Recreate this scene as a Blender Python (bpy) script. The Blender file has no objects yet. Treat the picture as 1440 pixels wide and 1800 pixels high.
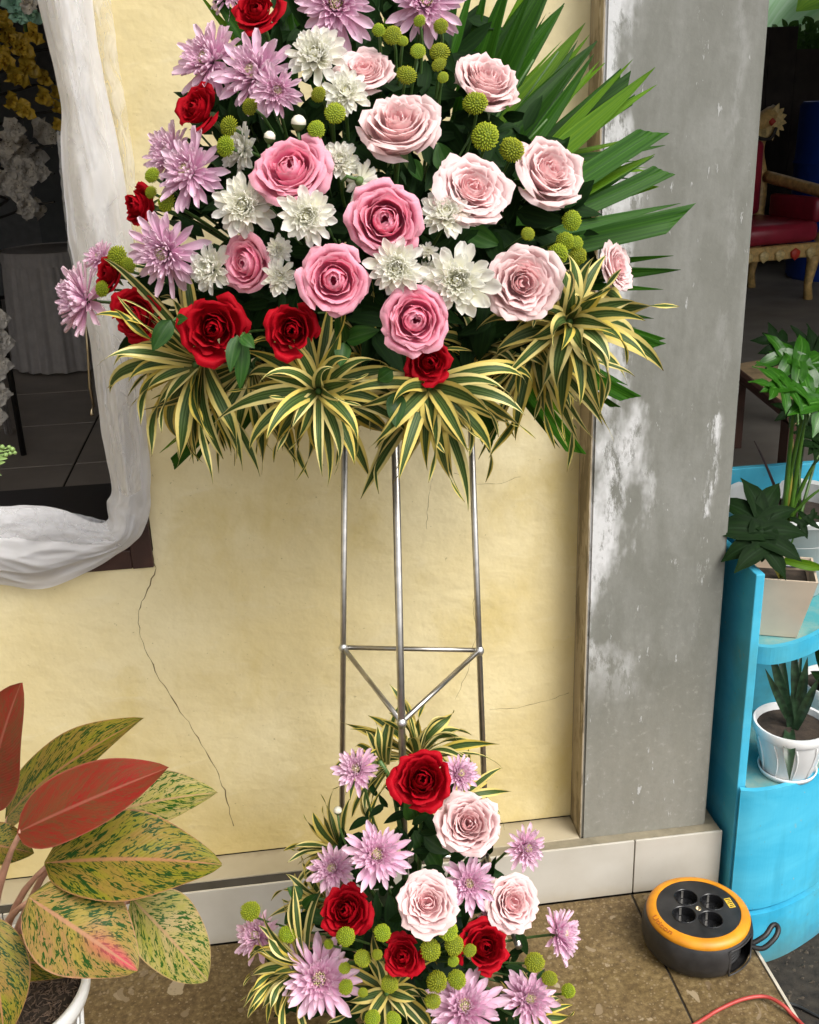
import bpy, bmesh, math, random
import numpy as np
from mathutils import Vector, Matrix, Euler
rnd = random.Random(7)
scene = bpy.context.scene
COL = scene.collection

# ------------------------------------------------------------------ camera, sky, sun, exposure
CAM_D, CAM_H = 1.675, 1.5
FPX, YAW, PITCH, ROLL = 1900.0, math.radians(7), math.radians(21), math.radians(-2)
fw = np.array([math.sin(YAW)*math.cos(PITCH), math.cos(YAW)*math.cos(PITCH), -math.sin(PITCH)])
rt0 = np.array([math.cos(YAW), -math.sin(YAW), 0.0]); up0 = np.cross(rt0, fw)
rt = rt0*math.cos(ROLL)+up0*math.sin(ROLL); up = up0*math.cos(ROLL)-rt0*math.sin(ROLL)
CAM = np.array([0.0, -CAM_D, CAM_H])
cd = bpy.data.cameras.new('camera'); co = bpy.data.objects.new('camera', cd); COL.objects.link(co)
cd.sensor_fit = 'HORIZONTAL'; cd.sensor_width = 36; cd.lens = 36*FPX/1440
cd.clip_start = .02; cd.clip_end = 2000
m = Matrix.Identity(4)
for i in range(3):
    m[i][0] = rt[i]; m[i][1] = up[i]; m[i][2] = -fw[i]; m[i][3] = CAM[i]
co.matrix_world = m
scene.camera = co

SUN_EL, SUN_AZ = math.radians(50), math.radians(140)     # azimuth clockwise from +Y: behind the camera, to its right
world = bpy.data.worlds.new('World'); scene.world = world; world.use_nodes = True
wn = world.node_tree; wn.nodes.clear()
sky = wn.nodes.new('ShaderNodeTexSky'); sky.sky_type = 'NISHITA'; sky.sun_disc = False
sky.sun_elevation = SUN_EL; sky.sun_rotation = SUN_AZ; sky.air_density = 1.0; sky.dust_density = 4.0; sky.ozone_density = 1.0
hs = wn.nodes.new('ShaderNodeHueSaturation'); hs.inputs['Saturation'].default_value = .12
bg = wn.nodes.new('ShaderNodeBackground'); bg.inputs['Strength'].default_value = .15
wo = wn.nodes.new('ShaderNodeOutputWorld')
wn.links.new(sky.outputs[0], hs.inputs['Color']); wn.links.new(hs.outputs[0], bg.inputs[0]); wn.links.new(bg.outputs[0], wo.inputs[0])
sl = bpy.data.lights.new('sun', 'SUN'); sl.energy = 1.5; sl.angle = math.radians(35); sl.color = (1.0, .95, .87)
so = bpy.data.objects.new('sun', sl); COL.objects.link(so)
sd = Vector((math.sin(SUN_AZ)*math.cos(SUN_EL), math.cos(SUN_AZ)*math.cos(SUN_EL), math.sin(SUN_EL)))
so.rotation_euler = sd.to_track_quat('Z', 'Y').to_euler(); so.location = (2, -4, 6)
vs = scene.view_settings
vs.view_transform = 'Standard'; vs.look = 'None'; vs.gamma = 1; vs.use_curve_mapping = False; vs.exposure = 0.77
scene.cycles.use_denoising = True
scene.cycles.max_bounces = 5; scene.cycles.diffuse_bounces = 3; scene.cycles.glossy_bounces = 2; scene.cycles.transparent_max_bounces = 8; scene.cycles.use_adaptive_sampling = True; scene.cycles.adaptive_threshold = .02
scene.cycles.caustics_reflective = False; scene.cycles.caustics_refractive = False

# ------------------------------------------------------------------ helpers
def ray(px, py):
    return fw + rt*(px-720)/FPX - up*(py-900)/FPX
def P(px, py, d):
    """world point seen at photo pixel (px,py) standing d metres in front of the camera, measured square to the wall"""
    r = ray(px, py); return CAM + r*(d/r[1])
def depth(p): return float((np.asarray(p)-CAM) @ fw)
def psize(px_len, p): return px_len*depth(p)/FPX
def nz(v):
    v = np.asarray(v, float); n = np.linalg.norm(v); return v/n if n > 1e-9 else v
def toward(p): return nz(CAM-np.asarray(p))

def link(o, parent=None):
    COL.objects.link(o)
    if parent is not None: o.parent = parent
    return o
def tag(o, label=None, cat=None, group=None, kind=None):
    if label: o['label'] = label
    if cat: o['category'] = cat
    if group: o['group'] = group
    if kind: o['kind'] = kind
    return o
def empty(name, loc, label=None, cat=None, group=None, rot=None, s=1.0):
    o = bpy.data.objects.new(name, None); o.empty_display_size = .02
    o.location = Vector(loc); link(o)
    if rot is not None: o.rotation_euler = rot
    o.scale = (s, s, s)
    return tag(o, label, cat, group)
def mesh(name, V, F, mat=None, uv=None, smooth=True, attrs=None, mats=None, mi=None):
    me = bpy.data.meshes.new(name)
    me.from_pydata([tuple(map(float, v)) for v in V], [], F)
    if uv is not None:
        l = me.uv_layers.new(name='uv'); idx = np.empty(len(me.loops), int); me.loops.foreach_get('vertex_index', idx)
        l.data.foreach_set('uv', np.asarray(uv, float)[idx].ravel())
    if attrs:
        for k, val in attrs.items():
            a = me.attributes.new(k, 'FLOAT', 'POINT')
            a.data.foreach_set('value', np.full(len(V), val, float) if np.isscalar(val) else np.asarray(val, float))
    for mm in (mats or ([mat] if mat else [])): me.materials.append(mm)
    if mi is not None: me.polygons.foreach_set('material_index', mi)
    if smooth: me.polygons.foreach_set('use_smooth', [True]*len(me.polygons))
    me.update(); return me
def obj(name, me, parent=None, loc=(0, 0, 0), rot=None, scale=None, **kw):
    o = bpy.data.objects.new(name, me); o.location = Vector(loc)
    if rot is not None: o.rotation_euler = rot
    if scale is not None: o.scale = scale if hasattr(scale, '__len__') else (scale,)*3
    link(o, parent); return tag(o, **kw) if kw else o
def gridF(nu, nv, off=0, wrap=False):
    F = []
    for j in range(nv-1):
        for i in range(nu if wrap else nu-1):
            a = off+j*nu+i; b = off+j*nu+(i+1) % nu
            F.append((a, b, b+nu, a+nu))
    return F
class MB:
    """collects shapes for ONE mesh"""
    def __init__(s): s.V = []; s.F = []; s.uv = []
    def add(s, V, F, uv=None):
        o = len(s.V); s.V += [tuple(v) for v in V]; s.F += [tuple(i+o for i in f) for f in F]
        s.uv += list(uv) if uv is not None else [(0, 0)]*len(V)
        return s
    def box(s, a, b, bev=0.0):
        x0, y0, z0 = a; x1, y1, z1 = b
        V = [(x0, y0, z0), (x1, y0, z0), (x1, y1, z0), (x0, y1, z0), (x0, y0, z1), (x1, y0, z1), (x1, y1, z1), (x0, y1, z1)]
        F = [(0, 3, 2, 1), (4, 5, 6, 7), (0, 1, 5, 4), (1, 2, 6, 5), (2, 3, 7, 6), (3, 0, 4, 7)]
        if bev:
            bm = bmesh.new(); vv = [bm.verts.new(v) for v in V]; [bm.faces.new([vv[i] for i in f]) for f in F]
            bmesh.ops.bevel(bm, geom=bm.edges[:], offset=bev, segments=2, affect='EDGES', profile=.5)
            bm.verts.index_update(); V = [tuple(v.co) for v in bm.verts]; F = [tuple(v.index for v in f.verts) for f in bm.faces]; bm.free()
        return s.add(V, F)
    def tube(s, pts, r, n=8, cap=True):
        pts = [np.asarray(p, float) for p in pts]; k = len(pts)
        rs = [r]*k if np.isscalar(r) else list(r)
        V = []; side = None
        for i, p in enumerate(pts):
            t = nz(pts[min(i+1, k-1)]-pts[max(i-1, 0)])
            if side is None:
                side = nz(np.cross(t, (0, 0, 1) if abs(t[2]) < .9 else (1, 0, 0)))
            side = nz(side - t*(side@t)); b = np.cross(t, side)
            for j in range(n):
                a = 2*math.pi*j/n; V.append(p+rs[i]*(math.cos(a)*side+math.sin(a)*b))
        F = gridF(n, k, 0, True)
        if cap:
            F.append(tuple(range(n))[::-1]); F.append(tuple(range((k-1)*n, k*n)))
        return s.add(V, F, [(j/n, i/max(1, k-1)) for i in range(k) for j in range(n)])
    def lathe(s, prof, n=48, skip=None, c=(0, 0, 0)):
        V = [(c[0]+r*math.cos(2*math.pi*j/n), c[1]+r*math.sin(2*math.pi*j/n), c[2]+z) for r, z in prof for j in range(n)]
        F = []
        for i in range(len(prof)-1):
            for j in range(n):
                if skip and skip(i, j, n): continue
                F.append((i*n+j, i*n+(j+1) % n, (i+1)*n+(j+1) % n, (i+1)*n+j))
        return s.add(V, F, [(j/n, i/max(1, len(prof)-1)) for i in range(len(prof)) for j in range(n)])
    def mesh(s, name, mat, smooth=False, uv=False): return mesh(name, s.V, s.F, mat, s.uv if uv else None, smooth)
def autosmooth(me, deg=35):
    me.polygons.foreach_set('use_smooth', [True]*len(me.polygons))
    try: me.set_sharp_from_angle(angle=math.radians(deg))
    except Exception: pass
    return me
def bez(p0, p1, p2, n=8):
    p0, p1, p2 = map(lambda q: np.asarray(q, float), (p0, p1, p2))
    return [(1-t)**2*p0+2*t*(1-t)*p1+t*t*p2 for t in np.linspace(0, 1, n)]
def smoothpath(pts, per=6):
    pts = [np.asarray(p, float) for p in pts]; out = []
    for i in range(len(pts)-1):
        a, b, c, d = pts[max(i-1, 0)], pts[i], pts[i+1], pts[min(i+2, len(pts)-1)]
        for k in range(per):
            t = k/per
            out.append(.5*((2*b)+(-a+c)*t+(2*a-5*b+4*c-d)*t*t+(-a+3*b-3*c+d)*t**3))
    out.append(pts[-1]); return out
def frame(n, spin=0.0):
    n = nz(n); a = np.cross((0, 0, 1), n)
    if np.linalg.norm(a) < 1e-3: a = np.array([1., 0, 0])
    a = nz(a); b = np.cross(n, a)
    a2 = a*math.cos(spin)+b*math.sin(spin); b2 = np.cross(n, a2)
    return Matrix([[float(a2[i]), float(b2[i]), float(n[i])] for i in range(3)])

# ------------------------------------------------------------------ materials
class NT:
    def __init__(s, name):
        s.m = bpy.data.materials.new(name); s.m.use_nodes = True; s.t = s.m.node_tree; s.t.nodes.clear()
        s.out = s.n('OutputMaterial')
    def n(s, k, **kw):
        x = s.t.nodes.new('ShaderNode'+k)
        for a, b in kw.items(): setattr(x, a, b)
        return x
    def l(s, a, b): s.t.links.new(a, b)
    def set(s, node, **kw):
        for k, v in kw.items():
            key = k.replace('_', ' ')
            if hasattr(v, 'is_linked') or isinstance(v, bpy.types.NodeSocket): s.l(v, node.inputs[key])
            else: node.inputs[key].default_value = (*v, 1) if isinstance(v, tuple) and len(v) == 3 and node.inputs[key].type == 'RGBA' else v
        return node
    def coord(s, which='Object', scale=(1, 1, 1)):
        c = s.n('TexCoord').outputs[which]
        mp = s.n('Mapping'); mp.inputs['Scale'].default_value = scale; s.l(c, mp.inputs['Vector']); return mp.outputs[0]
    def noise(s, vec, scale, detail=4, rough=.55, dist=0.0):
        x = s.n('TexNoise'); x.inputs['Scale'].default_value = scale; x.inputs['Detail'].default_value = detail
        x.inputs['Roughness'].default_value = rough; x.inputs['Distortion'].default_value = dist
        s.l(vec, x.inputs['Vector']); return x.outputs['Fac']
    def ramp(s, fac, stops, interp='LINEAR'):
        r = s.n('ValToRGB'); r.color_ramp.interpolation = interp; e = r.color_ramp.elements
        while len(e) < len(stops): e.new(.5)
        for k, (p, c) in enumerate(stops):
            e[k].position = p; c = c if hasattr(c, '__len__') else (c, c, c); e[k].color = (*c, 1)
        s.l(fac, r.inputs[0]); return r.outputs[0]
    def mix(s, fac, a, b, blend='MIX'):
        x = s.n('Mix', data_type='RGBA', blend_type=blend)
        for k, v in ((0, fac), (6, a), (7, b)):
            if isinstance(v, bpy.types.NodeSocket): s.l(v, x.inputs[k])
            else: x.inputs[k].default_value = (*v, 1) if hasattr(v, '__len__') else v
        return x.outputs[2]
    def math(s, op, a, b=0.0, clamp=False):
        x = s.n('Math', operation=op, use_clamp=clamp)
        for k, v in ((0, a), (1, b)):
            if isinstance(v, bpy.types.NodeSocket): s.l(v, x.inputs[k])
            else: x.inputs[k].default_value = v
        return x.outputs[0]
    def sep(s, vec):
        x = s.n('SeparateXYZ'); s.l(vec, x.inputs[0]); return x.outputs
    def attr(s, name): return s.n('Attribute', attribute_name=name).outputs['Fac']
    def rand(s): return s.n('ObjectInfo').outputs['Random']
    def bump(s, h, strength=.3, dist=.002, nrm=None):
        b = s.n('Bump'); b.inputs['Strength'].default_value = strength; b.inputs['Distance'].default_value = dist; s.l(h, b.inputs['Height'])
        if nrm is not None: s.l(nrm, b.inputs['Normal'])
        return b.outputs[0]
    def bsdf(s, color, rough=.6, normal=None, spec=.5, trans=None, transcol=None, metal=0.0, alpha=None, coat=0, sheen=0):
        p = s.n('BsdfPrincipled')
        for k, v in (('Base Color', color), ('Roughness', rough), ('Specular IOR Level', spec), ('Metallic', metal), ('Coat Weight', coat), ('Sheen Weight', sheen)):
            if isinstance(v, bpy.types.NodeSocket): s.l(v, p.inputs[k])
            else: p.inputs[k].default_value = (*v, 1) if hasattr(v, '__len__') else v
        if normal is not None: s.l(normal, p.inputs['Normal'])
        sh = p.outputs[0]
        if trans:
            t = s.n('BsdfTranslucent'); v = transcol if transcol is not None else color
            if isinstance(v, bpy.types.NodeSocket): s.l(v, t.inputs[0])
            else: t.inputs[0].default_value = (*v, 1)
            x = s.n('MixShader'); x.inputs[0].default_value = trans; s.l(sh, x.inputs[1]); s.l(t.outputs[0], x.inputs[2]); sh = x.outputs[0]
        if alpha is not None:
            t = s.n('BsdfTransparent'); x = s.n('MixShader')
            if isinstance(alpha, bpy.types.NodeSocket): s.l(alpha, x.inputs[0])
            else: x.inputs[0].default_value = alpha
            s.l(t.outputs[0], x.inputs[1]); s.l(sh, x.inputs[2]); sh = x.outputs[0]
        s.l(sh, s.out.inputs[0]); return s.m
M = {}
def simple(name, color, rough=.6, var=.15, nscale=20, bump=.0, metal=0, spec=.5, trans=None, coat=0):
    t = NT(name); v = t.coord(); f = t.noise(v, nscale)
    c = t.mix(t.ramp(f, [(.3, 0), (.7, 1)]), tuple(x*(1-var) for x in color), tuple(min(1, x*(1+var)) for x in color))
    b = t.bump(t.noise(v, nscale*6), bump, .001) if bump else None
    M[name] = t.bsdf(c, rough, b, spec, trans, None, metal, None, coat); return M[name]

# yellow plaster with stains
t = NT('yellow_plaster'); v = t.coord()
n1 = t.noise(v, 2.6, 5, .5); n2 = t.noise(t.coord(scale=(1, 1, .6)), 6.5, 6, .6, .4); n3 = t.noise(v, 60, 3)
c = t.mix(t.ramp(n1, [(.36, 0), (.62, 1)]), (.68, .56, .29), (.79, .69, .43))
c = t.mix(t.ramp(n2, [(.50, 0), (.72, .8)]), c, (.60, .47, .18))
c = t.mix(t.ramp(n3, [(.25, .25), (.5, 0)]), c, (.62, .52, .30))
z = t.sep(t.coord())[2]
nd = t.math('ADD', z, t.math('MULTIPLY', t.noise(v, 7, 4), .5))
c = t.mix(t.ramp(nd, [(.36, .6), (.66, 0)]), c, (.54, .41, .14))
sp = t.noise(v, 140, 2); c = t.mix(t.ramp(sp, [(.22, .5), (.27, 0)]), c, (.25, .2, .1))
tr = t.noise(t.coord(scale=(1, 1, 2.2)), 11, 6, .55, .8); c = t.mix(t.ramp(tr, [(.6, 0), (.78, .3)]), c, (.78, .70, .50))
b = t.bump(t.noise(v, 6, 5), .6, .02); b = t.bump(tr, .35, .004, b); b = t.bump(t.noise(v, 150, 4, .7), .22, .001, b)
M['wall'] = t.bsdf(c, t.ramp(n2, [(.3, .45), (.7, .7)]), b, .35)
# concrete pillar: grey paint, white flaking lime
t = NT('grey_pillar'); v = t.coord(); vs_ = t.coord(scale=(1, 1, .28)); x_, y_, z_ = t.sep(v); x_ = t.math('ADD', x_, .65)
n1 = t.noise(v, 3, 6, .6); c = t.mix(t.ramp(n1, [(.3, 0), (.7, 1)]), (.145, .145, .122), (.205, .205, .18))
n4 = t.noise(vs_, 14, 6, .65); c = t.mix(t.ramp(n4, [(.45, 0), (.8, .6)]), c, (.34, .34, .32))
low = t.ramp(t.math('ADD', z_, t.math('MULTIPLY', t.noise(v, 5, 4), .35)), [(.45, .55), (.75, 0)])
c = t.mix(low, c, (.27, .255, .21))
ed = t.ramp(t.math('ADD', x_, t.math('MULTIPLY', t.math('SUBTRACT', t.noise(t.coord(scale=(1, 1, .45)), 7, 5, .6), .5), .42)), [(.555, 1), (.60, 0)])
pe = t.ramp(t.noise(t.coord(scale=(1, 1, .4)), 32, 7, .72), [(.40, 0), (.50, 1)])
up_ = t.ramp(z_, [(.42, 0), (.62, 1)])
sx = t.math('ABSOLUTE', t.math('SUBTRACT', t.math('ADD', x_, t.math('MULTIPLY', t.math('SUBTRACT', t.noise(t.coord(scale=(.1, .1, 1)), 6, 4, .6), .5), .09)), .742))
streak = t.math('MULTIPLY', t.ramp(sx, [(.004, .9), (.013, 0)]), t.ramp(t.noise(t.coord(scale=(1, 1, .3)), 26, 6, .7), [(.50, 0), (.58, 1)]))
streak = t.math('MULTIPLY', streak, t.ramp(z_, [(.58, 0), (.66, 1), (1.0, 1), (1.08, .12)]))
flake = t.math('MULTIPLY', t.math('MAXIMUM', t.math('MULTIPLY', ed, pe), streak), up_)
lift = t.ramp(t.noise(t.coord(scale=(1, 1, .35)), 9, 7, .7), [(.67, 0), (.71, 1)])
fine = t.ramp(t.noise(t.coord(scale=(1, 1, .3)), 55, 4, .7), [(.64, 0), (.69, .8)])
flake2 = t.math('MAXIMUM', flake, t.math('MULTIPLY', t.math('MAXIMUM', lift, fine), .7))
c = t.mix(flake2, c, (.60, .60, .60))
mot = t.noise(v, 70, 5, .7); c = t.mix(t.ramp(mot, [(.35, .18), (.5, 0)]), c, (.13, .13, .11)); c = t.mix(t.math('MULTIPLY', t.ramp(mot, [(.58, 0), (.72, .4)]), t.ramp(z_, [(.35, 1), (.75, .25)])), c, (.46, .45, .41))
b = t.bump(t.noise(v, 45, 5, .6), .28, .003); b = t.bump(flake2, .5, .002, b)
M['pillar'] = t.bsdf(c, .62, b, .4)
# pillar flank: brown-beige flaking paint
t = NT('beige_flaking'); v = t.coord(scale=(1, 1, .25))
n1 = t.noise(v, 26, 7, .7); c = t.mix(t.ramp(n1, [(.42, 0), (.5, 1)], 'EASE'), (.20, .16, .105), (.36, .30, .215))
c = t.mix(t.ramp(t.noise(v, 60, 4), [(.6, 0), (.68, .8)]), c, (.50, .44, .35))
M['flank'] = t.bsdf(c, .7, t.bump(n1, .5, .003), .3)
# terrazzo floor tile
t = NT('terrazzo_tile'); v = t.coord()
vo = t.n('TexVoronoi'); vo.inputs['Scale'].default_value = 44; vo.inputs['Randomness'].default_value = 1; t.l(t.mix(.12, t.coord(scale=(1, .7, 1)), t.n('TexNoise').outputs['Color']), vo.inputs['Vector'])
wv = t.noise(v, 90, 2); dist = t.math('ADD', vo.outputs['Distance'], t.math('MULTIPLY', wv, .5))
rsel = t.sep(vo.outputs['Color'])[0]; thr = t.math('MULTIPLY', t.ramp(rsel, [(.5, .1), (1, 1)]), .72)
chip = t.ramp(t.math('SUBTRACT', thr, dist), [(.0, 0), (.04, 1)])
vo2 = t.n('TexVoronoi'); vo2.inputs['Scale'].default_value = 170; t.l(v, vo2.inputs['Vector'])
chip2 = t.ramp(t.math('SUBTRACT', t.math('MULTIPLY', t.ramp(t.sep(vo2.outputs['Color'])[1], [(.55, 0), (1, 1)]), .5), vo2.outputs['Distance']), [(.0, 0), (.05, .7)])
base = t.mix(t.ramp(t.noise(v, 14, 5), [(.3, 0), (.7, 1)]), (.115, .077, .030), (.185, .132, .060))
base = t.mix(t.ramp(t.noise(v, 4, 3), [(.35, .5), (.65, 0)]), base, (.10, .062, .036))
fm = t.noise(v, 75, 6, .75); base = t.mix(t.ramp(fm, [(.38, .75), (.5, 0)]), base, (.06, .04, .018)); base = t.mix(t.ramp(fm, [(.52, 0), (.66, .8)]), base, (.25, .185, .09))
cc = t.ramp(t.sep(vo.outputs['Color'])[2], [(0, (.15, .105, .06)), (.6, (.22, .165, .10)), (1, (.36, .29, .19))])
c = t.mix(chip, base, cc); c = t.mix(chip2, c, (.26, .20, .125))
M['terrazzo'] = t.bsdf(c, .5, t.bump(t.noise(v, 220, 2), .1, .001), .22)
# white skirting tile
t = NT('white_tile'); v = t.coord(); c = t.mix(t.ramp(t.noise(v, 9, 5), [(.3, 0), (.7, 1)]), (.46, .425, .36), (.54, .51, .45))
c = t.mix(t.ramp(t.noise(v, 190, 3), [(.22, .8), (.30, 0)]), c, (.30, .25, .18))
zz = t.sep(v)[2]; c = t.mix(t.ramp(t.math('ADD', zz, t.math('MULTIPLY', t.noise(v, 18, 4), .03)), [(.012, .6), (.04, 0)]), c, (.42, .36, .26))
M['white_tile'] = t.bsdf(c, .38, t.bump(t.noise(v, 90, 3), .06, .001), .5)
t = NT('ledge_tile'); v = t.coord(); c = t.mix(t.ramp(t.noise(v, 7, 5), [(.3, 0), (.7, 1)]), (.35, .30, .20), (.45, .39, .28))
yy = t.sep(v)[1]; c = t.mix(t.ramp(t.math('ADD', yy, t.math('MULTIPLY', t.noise(v, 25, 4), .05)), [(.105, 0), (.13, .7)]), c, (.2, .16, .1))
M['ledge_tile'] = t.bsdf(c, .45)
simple('dark_strip', (.035, .032, .03), .5, .3); simple('cement', (.22, .19, .13), .85, .25, 30, .4)
simple('grout', (.03, .022, .015), .9); simple('edge_trim', (.5, .45, .36), .5, .2)
simple('crack', (.16, .12, .06), .9)
simple('steel', (.47, .45, .42), .30, .15, 60, .05, 1.0); simple('weld', (.62, .62, .62), .35, .2, 120, .6, 1.0)
simple('brown_wood', (.04, .016, .011), .5, .35, 25, .2)
simple('granite', (.014, .012, .012), .3, .3, 60)
simple('room_wall', (.22, .22, .22), .8); simple('dark_panel', (.08, .085, .09), .7)
simple('room_floor', (.40, .34, .29), .35, .2, 4); simple('ceiling', (.45, .44, .42), .9)
simple('cloth_white', (.62, .58, .56), .8, .08); simple('cloth_grey', (.52, .48, .46), .85, .12)
simple('silk_white', (.80, .74, .66), .6, .08, 30, 0, 0, .3, .3); simple('gold_leaf', (.75, .48, .05), .4, .4, 40, 0, .0)
simple('mint_leaf', (.36, .62, .45), .5, .2, 40, 0, 0, .4, .2); simple('brass', (.38, .31, .2), .35, .2, 40, 0, .9)
simple('soil', (.035, .024, .016), .95, .5, 60, .8); simple('husk', (.115, .075, .05), .8, .45, 80)
simple('ground', (.026, .020, .014), .95, .7, 45, 1.0); simple('yard', (.16, .15, .12), .95, .3, 1)
simple('white_plastic', (.78, .78, .77), .32, .03); simple('beige_plastic', (.62, .50, .38), .4, .05)
simple('basin_white', (.62, .63, .62), .45, .1, 12)
simple('black_plastic', (.022, .021, .021), .42, .55, 26, .12); simple('socket_black', (.010, .010, .011), .25)
simple('orange_plastic', (.64, .25, .010), .45, .16, 30, .05); simple('red_rubber', (.42, .05, .04), .45); simple('black_rubber', (.012, .012, .012), .5)
simple('sticker_yellow', (.75, .5, .05), .5, .1); simple('navy', (.02, .015, .05), .4); simple('print_white', (.7, .7, .68), .6); simple('print_brown', (.36, .10, .012), .6)
simple('red_leather', (.30, .02, .04), .32, .25, 8, .15); simple('gilt_wood', (.55, .36, .13), .45, .35, 30, .3); simple('gilt_light', (.66, .5, .22), .4, .3, 40, .2)
simple('paint_black', (.02, .018, .016), .5); simple('paint_red', (.5, .04, .02), .5)
simple('blue_barrel', (.008, .045, .30), .38, .1); simple('bench_wood', (.52, .36, .19), .55, .35, 18, .2); simple('plank', (.035, .026, .02), .8, .35, 10, .3)
simple('post_wood', (.075, .03, .018), .7, .3, 12, .2); simple('concrete_floor', (.27, .245, .21), .8, .25, 3, .2)
# turquoise paint on the plant stand
t = NT('turquoise_paint'); v = t.coord(); n1 = t.noise(t.coord(scale=(1, 1, 2.5)), 4, 5, .6, .5)
c = t.mix(t.ramp(n1, [(.35, 0), (.7, 1)]), (.035, .36, .56), (.09, .48, .66))
c = t.mix(t.ramp(t.noise(v, 16, 6, .7), [(.66, 0), (.72, .75)]), c, (.30, .36, .33))
c = t.mix(t.ramp(t.noise(v, 90, 3), [(.25, .5), (.3, 0)]), c, (.15, .2, .2))
c = t.mix(t.ramp(t.noise(t.coord(scale=(1, 1, .12)), 30, 4, .6), [(.55, 0), (.8, .45)]), c, (.02, .22, .34))
c = t.mix(t.ramp(t.noise(v, 3.2, 5, .6), [(.50, 0), (.70, .7)]), c, (.07, .20, .17))
c = t.mix(t.ramp(t.noise(v, 34, 6, .75), [(.68, 0), (.71, .9)]), c, (.42, .40, .34))
zt = t.sep(v)[2]; c = t.mix(t.ramp(t.math('ADD', zt, t.math('MULTIPLY', t.noise(v, 14, 4), .12)), [(.05, .6), (.14, 0)]), c, (.09, .12, .10))
M['turquoise'] = t.bsdf(c, .5, t.bump(t.noise(t.coord(scale=(1, 1, .2)), 40, 5), .35, .002), .3)
t = NT('turquoise_shelf'); v = t.coord(); c = t.mix(t.ramp(t.noise(v, 12, 6, .7), [(.4, 0), (.62, 1)]), (.06, .30, .33), (.22, .34, .30))
M['turq_shelf'] = t.bsdf(c, .7, t.bump(t.noise(v, 40, 4), .3, .002))

def petal_mat(name, inner, outer, edge, trans=.22, vein=0.0, rough=.55, sheen=.0, veincol=None, rand=.12):
    t = NT(name); uv = t.n('UVMap').outputs[0]; u, w, _ = t.sep(uv); L = t.attr('layer')
    c = t.mix(L, inner, outer)
    c = t.mix(t.ramp(w, [(.55, 0), (1.0, .8)]), c, edge)
    mp = t.n('Mapping'); mp.inputs['Scale'].default_value = (26, 1.6, 1); t.l(uv, mp.inputs['Vector']); vn = t.noise(mp.outputs[0], 1.0, 2)
    if vein: c = t.mix(t.math('MULTIPLY', t.ramp(vn, [(.5, 0), (.66, 1)]), vein), c, veincol)
    age = t.math('MULTIPLY', t.ramp(t.noise(t.coord('UV', (3, 2, 1)), 2.0, 3), [(.55, 0), (.72, .5)]), t.ramp(w, [(.8, 0), (1, 1)])); c = t.mix(age, c, tuple(x*.72+.02 for x in outer))
    hsv = t.n('HueSaturation'); t.l(c, hsv.inputs['Color'])
    t.l(t.math('ADD', 1-rand/2, t.math('MULTIPLY', t.rand(), rand)), hsv.inputs['Value'])
    M[name] = t.bsdf(hsv.outputs[0], rough, t.bump(vn, .12, .0006), .12, trans, None, 0, None, 0, sheen); return M[name]
petal_mat('red_petal', (.27, .001, .004), (.45, .003, .013), (.39, .002, .010), .2, .2, .65, .0, (.3, .0, .004))
petal_mat('pink_petal', (.94, .17, .35), (.93, .34, .49), (.95, .54, .62), .38, .25, .5, .1, (.74, .27, .34))
petal_mat('pale_petal', (.97, .58, .60), (.92, .66, .66), (.92, .75, .73), .40, .12, .5, .1, (.80, .52, .52))
petal_mat('white_petal', (.95, .93, .70), (.95, .94, .88), (.95, .94, .91), .45, .10, .5, .1, (.70, .68, .58))
petal_mat('lilac_petal', (.80, .42, .62), (.82, .54, .68), (.92, .78, .84), .34, .45, .55, .0, (.56, .22, .46), .2)
petal_mat('floret_heart', (.80, .74, .25), (.88, .84, .40), (.90, .86, .5), .3)
t = NT('pompon_green'); w = t.sep(t.n('UVMap').outputs[0])[1]; L = t.attr('layer')
c = t.mix(w, (.12, .17, .006), (.40, .45, .018)); c = t.mix(t.math('MULTIPLY', L, .5), c, (.20, .26, .01))
hsv = t.n('HueSaturation'); t.l(c, hsv.inputs['Color']); t.l(t.math('ADD', .48, t.math('MULTIPLY', t.rand(), .03)), hsv.inputs['Hue']); t.l(t.math('ADD', .8, t.math('MULTIPLY', t.rand(), .35)), hsv.inputs['Value'])
M['pompon'] = t.bsdf(hsv.outputs[0], .6, None, .3, .15)
t = NT('variegated_leaf'); u, w, _ = t.sep(t.n('UVMap').outputs[0])
a = t.math('ABSOLUTE', t.math('SUBTRACT', u, .5)); wob = t.math('MULTIPLY', t.math('SUBTRACT', t.noise(t.coord('UV', (1, 4, 1)), 2.0, 3), .5), .12)
a = t.math('ADD', a, wob)
green = t.mix(t.ramp(t.noise(t.coord('UV', (22, .6, 1)), 1, 2), [(.4, 0), (.62, 1)]), (.030, .062, .012), (.10, .155, .045))
yel = t.mix(t.rand(), (.66, .51, .09), (.74, .64, .28))
c = t.mix(t.ramp(a, [(.25, 0), (.285, 1)]), green, yel)
c = t.mix(t.ramp(w, [(0, .45), (.22, 0)]), c, (.22, .17, .04)); c = t.mix(t.ramp(w, [(.965, 0), (1, 1)]), c, (.12, .06, .02))
M['dracaena'] = t.bsdf(c, .45, t.bump(t.noise(t.coord('UV', (30, .4, 1)), 1, 1), .2, .001), .22, .22)
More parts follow.
